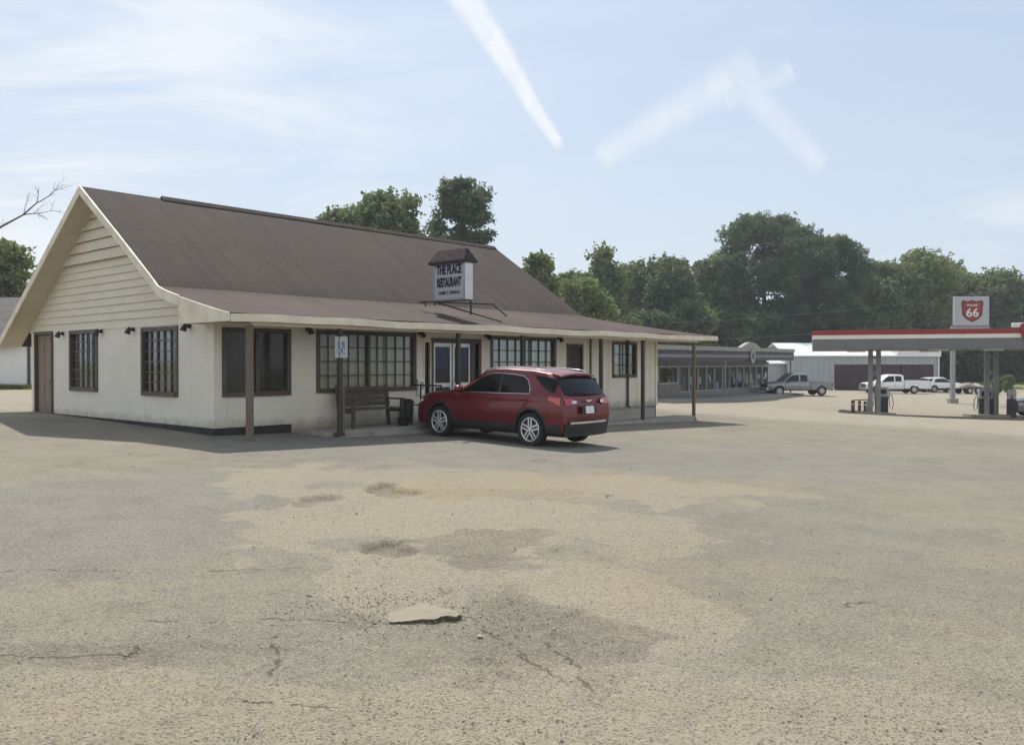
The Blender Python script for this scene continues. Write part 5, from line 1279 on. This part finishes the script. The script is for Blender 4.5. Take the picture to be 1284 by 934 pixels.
TREES = [
 (718, 342, 40, 100, 'leaf_mid', 'broad', 'soft green tree rising just behind the low yellow-green one', GB, 9000, .05),
 (782, 334, 40, 116, 'leaf_mid', 'broad', 'rounded tree at the back between the pointed tree and the dark ones', GB, 9000, .05),
 (872, 350, 42, 122, 'leaf_mid', 'broad', 'rounded back tree filling the dip left of the tallest clump', GB, 9000, .05),
 (1090, 342, 42, 128, 'leaf_mid', 'broad', 'rounded back tree filling the dip right of the tallest clump', GB, 9000, .05),
 (1190, 330, 42, 138, 'leaf_mid', 'broad', 'far rounded tree between the olive tree and the square sign', GB, 9000, .05),
 (428, 262, 46, 78, 'leaf_mid', 'broad', 'bushy green tree topping the ridge farthest left behind the restaurant roof', GA, 9000, .15),
 (478, 243, 68, 76, 'leaf_mid', 'broad', 'wide bushy green tree behind the restaurant roof beside the dark pine', GA, 14400, .15),
 (579, 226, 45, 73, 'leaf_pine', 'pine', 'dark round-topped pine standing above the restaurant ridge', GA, 9000, .42),
 (676, 318, 30, 70, 'leaf_mid', 'broad', 'small loose feathery tree behind the far end of the roof', GA, 3900, .15),
 (728, 350, 46, 84, 'leaf_light', 'broad', 'low yellow-green tree just past the end of the restaurant roof', GB, 7500, .05),
 (757, 313, 48, 98, 'leaf_mid', 'upright', 'pointed mid-green tree behind the yellow-green one', GB, 12000, .05),
 (800, 330, 46, 112, 'leaf_mid', 'broad', 'rounded green tree between the pointed tree and the dark ones', GB, 9600, .05),
 (838, 324, 56, 108, 'leaf_dark', 'broad', 'dark rounded tree above the store roof', GB, 16500, .05),
 (902, 322, 50, 116, 'leaf_dark', 'broad', 'dark tree forming the left shoulder of the tallest clump', GB, 16500, .06),
 (958, 268, 68, 118, 'leaf_pine', 'pine', 'tallest dark pine of the clump above the store', GB, 26000, .10),
 (1006, 296, 44, 114, 'leaf_pine', 'pine', 'dark pine with bare lower trunk inside the tall clump', GB, 16500, .12),
 (1044, 296, 46, 116, 'leaf_pine', 'pine', 'slimmer dark pine on the right side of the tall clump', GB, 15000, .18),
 (1104, 330, 48, 120, 'leaf_mid', 'broad', 'lower green tree right of the tall pine clump', GB, 12600, .05),
 (1150, 317, 64, 124, 'leaf_light', 'broad', 'broad olive-green tree rising behind the red banded canopy', GB, 19500, .05),
 (1205, 346, 52, 134, 'leaf_mid', 'broad', 'rounded tree directly behind the square station sign', GB, 13600, .05),
 (1248, 340, 54, 130, 'leaf_mid', 'broad', 'broad green tree right of the square station sign', GB, 14000, .05),
 (1312, 345, 54, 128, 'leaf_dark', 'broad', 'dark tree cut by the right edge of the view', GB, 10400, .05),
 (868, 378, 34, 102, 'leaf_mid', 'broad', 'low bushy tree just above the store parapet', GB, 6000, .0),
 (760, 388, 50, 90, 'leaf_dark', 'broad', 'low dark thicket tree seen over the porch roof', GB, 6000, .0),
 (820, 392, 40, 100, 'leaf_dark', 'broad', 'low dark thicket tree between porch roof and store', GB, 6000, .0),
 (935, 390, 52, 112, 'leaf_dark', 'broad', 'low shadowy tree filling the foot of the tall clump on its left', GB, 8000, .0),
 (1015, 385, 52, 118, 'leaf_dark', 'broad', 'low shadowy tree filling the foot of the tall clump on its right', GB, 9000, .0),
 (1085, 385, 48, 126, 'leaf_dark', 'broad', 'low dark tree behind the white metal building', GB, 8000, .0),
 (1160, 400, 52, 128, 'leaf_dark', 'broad', 'low dark tree seen under the canopy left of the sign post', GB, 9000, .0),
 (1222, 402, 46, 128, 'leaf_dark', 'broad', 'low dark tree seen under the canopy right of the sign post', GB, 8000, .0),
 (1285, 400, 46, 126, 'leaf_dark', 'broad', 'low dark tree under the canopy at the right edge', GB, 8000, .0),
 (8, 304, 36, 62, 'leaf_light', 'broad', 'pale green tree above the neighbouring roof at the left edge', None, 6000, .12),
]
for i, (px, top, hw, Yv, leaf, kind, lab, grp, nl, bf) in enumerate(TREES):
    make_tree(px, top, hw, Yv, leaf, kind, lab, 'tree', grp, 100 + i, nleaf=nl, base_frac=bf, lsize=.20 + Yv * .0016, name={'pine': 'pine_tree'}.get(kind, 'broadleaf_tree'), bark='bark', loose=.35 if kind == 'upright' else 0)
# far tree belt so that no bare horizon shows
mb = MB(); r = random.Random(77)
for i in range(24000):
    x = r.uniform(-60, 190); y = r.uniform(150, 175); h = (9 + 4 * noise.noise(Vector((x * .08, 0, 3)))) ; z = r.random() ** .7 * h; c = Vector((x, y, gz(x, y) + z)); s = .8
    a = rand_unit(r) * s; b_ = rand_unit(r) * s * .7; mb.poly([c - a, c + b_, c + a, c - b_])
tag(mb.build('far_woods', 'leaf_dark', fix=False), 'far belt of dark woods beyond the grassy field', 'woods', kind='stuff')
# shrub near the station
for (px, py, hw, Yv, lab, leaf) in ((1264, 470, 9, 96, 'yellow-green shrub seen beside the right pump columns', 'leaf_light'), (1250, 474, 6, 90, 'small dark shrub behind the right pump columns', 'leaf_mid')):
    make_tree(px, py, hw, Yv, leaf, 'broad', lab, 'shrub', 'shrubs beyond the station', 400 + px, nleaf=1200, base_frac=.02, lsize=.16, name='shrub')
# bare dead tree reaching in at the left edge
DT = thing('bare_tree', (-20.2, 31, gz(-20.2, 31)), 0, 'leafless tree whose bare branch reaches in from the left edge', 'tree')
mb = MB(); r = random.Random(21)
def tw_(a, d, L, rad, dep):
    pts = [a]; cur = a.copy(); dd = d.copy(); n = 6
    for i in range(n):
        dd = (dd + rand_unit(r) * .16 + Vector((0, 0, .02))).normalized(); cur = cur + dd * L / n; pts.append(cur.copy())
    mb.tube(pts, [lerp(rad, rad * .3, i / n) for i in range(n + 1)], 5 if dep else 6, cap=False)
    if dep > 0:
        for k in range(5 if dep > 1 else 4):
            i = r.randint(2, n); nd = (dd + rand_unit(r) * .75).normalized(); tw_(pts[i], nd, L * r.uniform(.35, .6), rad * .45, dep - 1)
base = Vector((0, 0, 0)); mb.tube([(0, 0, -.3), (.1, 0, 2.5), (.3, 0, 4.6)], [.24, .2, .15], 10)
o0 = Vector((.3, 0, 4.6)) ; lw = DT.location
def loc(px, py, Yv): return at(px, py, Yv) - lw
b0, b1, b2, b3 = loc(-40, 318, 31), loc(2, 285, 30.5), loc(30, 270, 30.3), loc(47, 255, 30.2)
mb.tube([o0 - Vector((0, 0, .4)), b0, b1, b2, b3], [.11, .06, .04, .03, .02], 7, cap=False)
tw_(b3, (loc(80, 244, 30.2) - b3).normalized(), .95, .022, 2); tw_(b3, (loc(58, 232, 30) - b3).normalized(), .6, .016, 1); tw_(b2, (loc(62, 266, 30) - b2).normalized(), 1.1, .024, 2); tw_(b1, (loc(25, 284, 30) - b1).normalized(), .7, .016, 1); tw_(b2, (loc(45, 238, 30) - b2).normalized(), .7, .014, 1)
tw_(o0, Vector((-.5, .2, .8)), 3.6, .10, 3); tw_(o0, Vector((-.1, -.4, .9)), 3.2, .08, 3)
mb.build('branches', 'bark_grey', DT, smooth=True, fix=False)

# ------------------------------------------------------------------ summer air
mb = MB(); mb.box((-420, -420, -16), (430, 430, 45)); hz_ = mb.build('haze', 'lamp_black'); hm = bpy.data.materials.new('air'); hm.use_nodes = True; t = NT(hm.node_tree); t.n.clear()
pv = t.add('ShaderNodeVolumePrincipled', {'Color': (.86, .92, 1.0, 1), 'Density': .0005, 'Anisotropy': .3}); t.add('ShaderNodeOutputMaterial', {'Volume': pv.outputs[0]})
hz_.data.materials.clear(); hz_.data.materials.append(hm); tag(hz_, 'thin summer haze in the air over the lot', 'haze', kind='stuff')
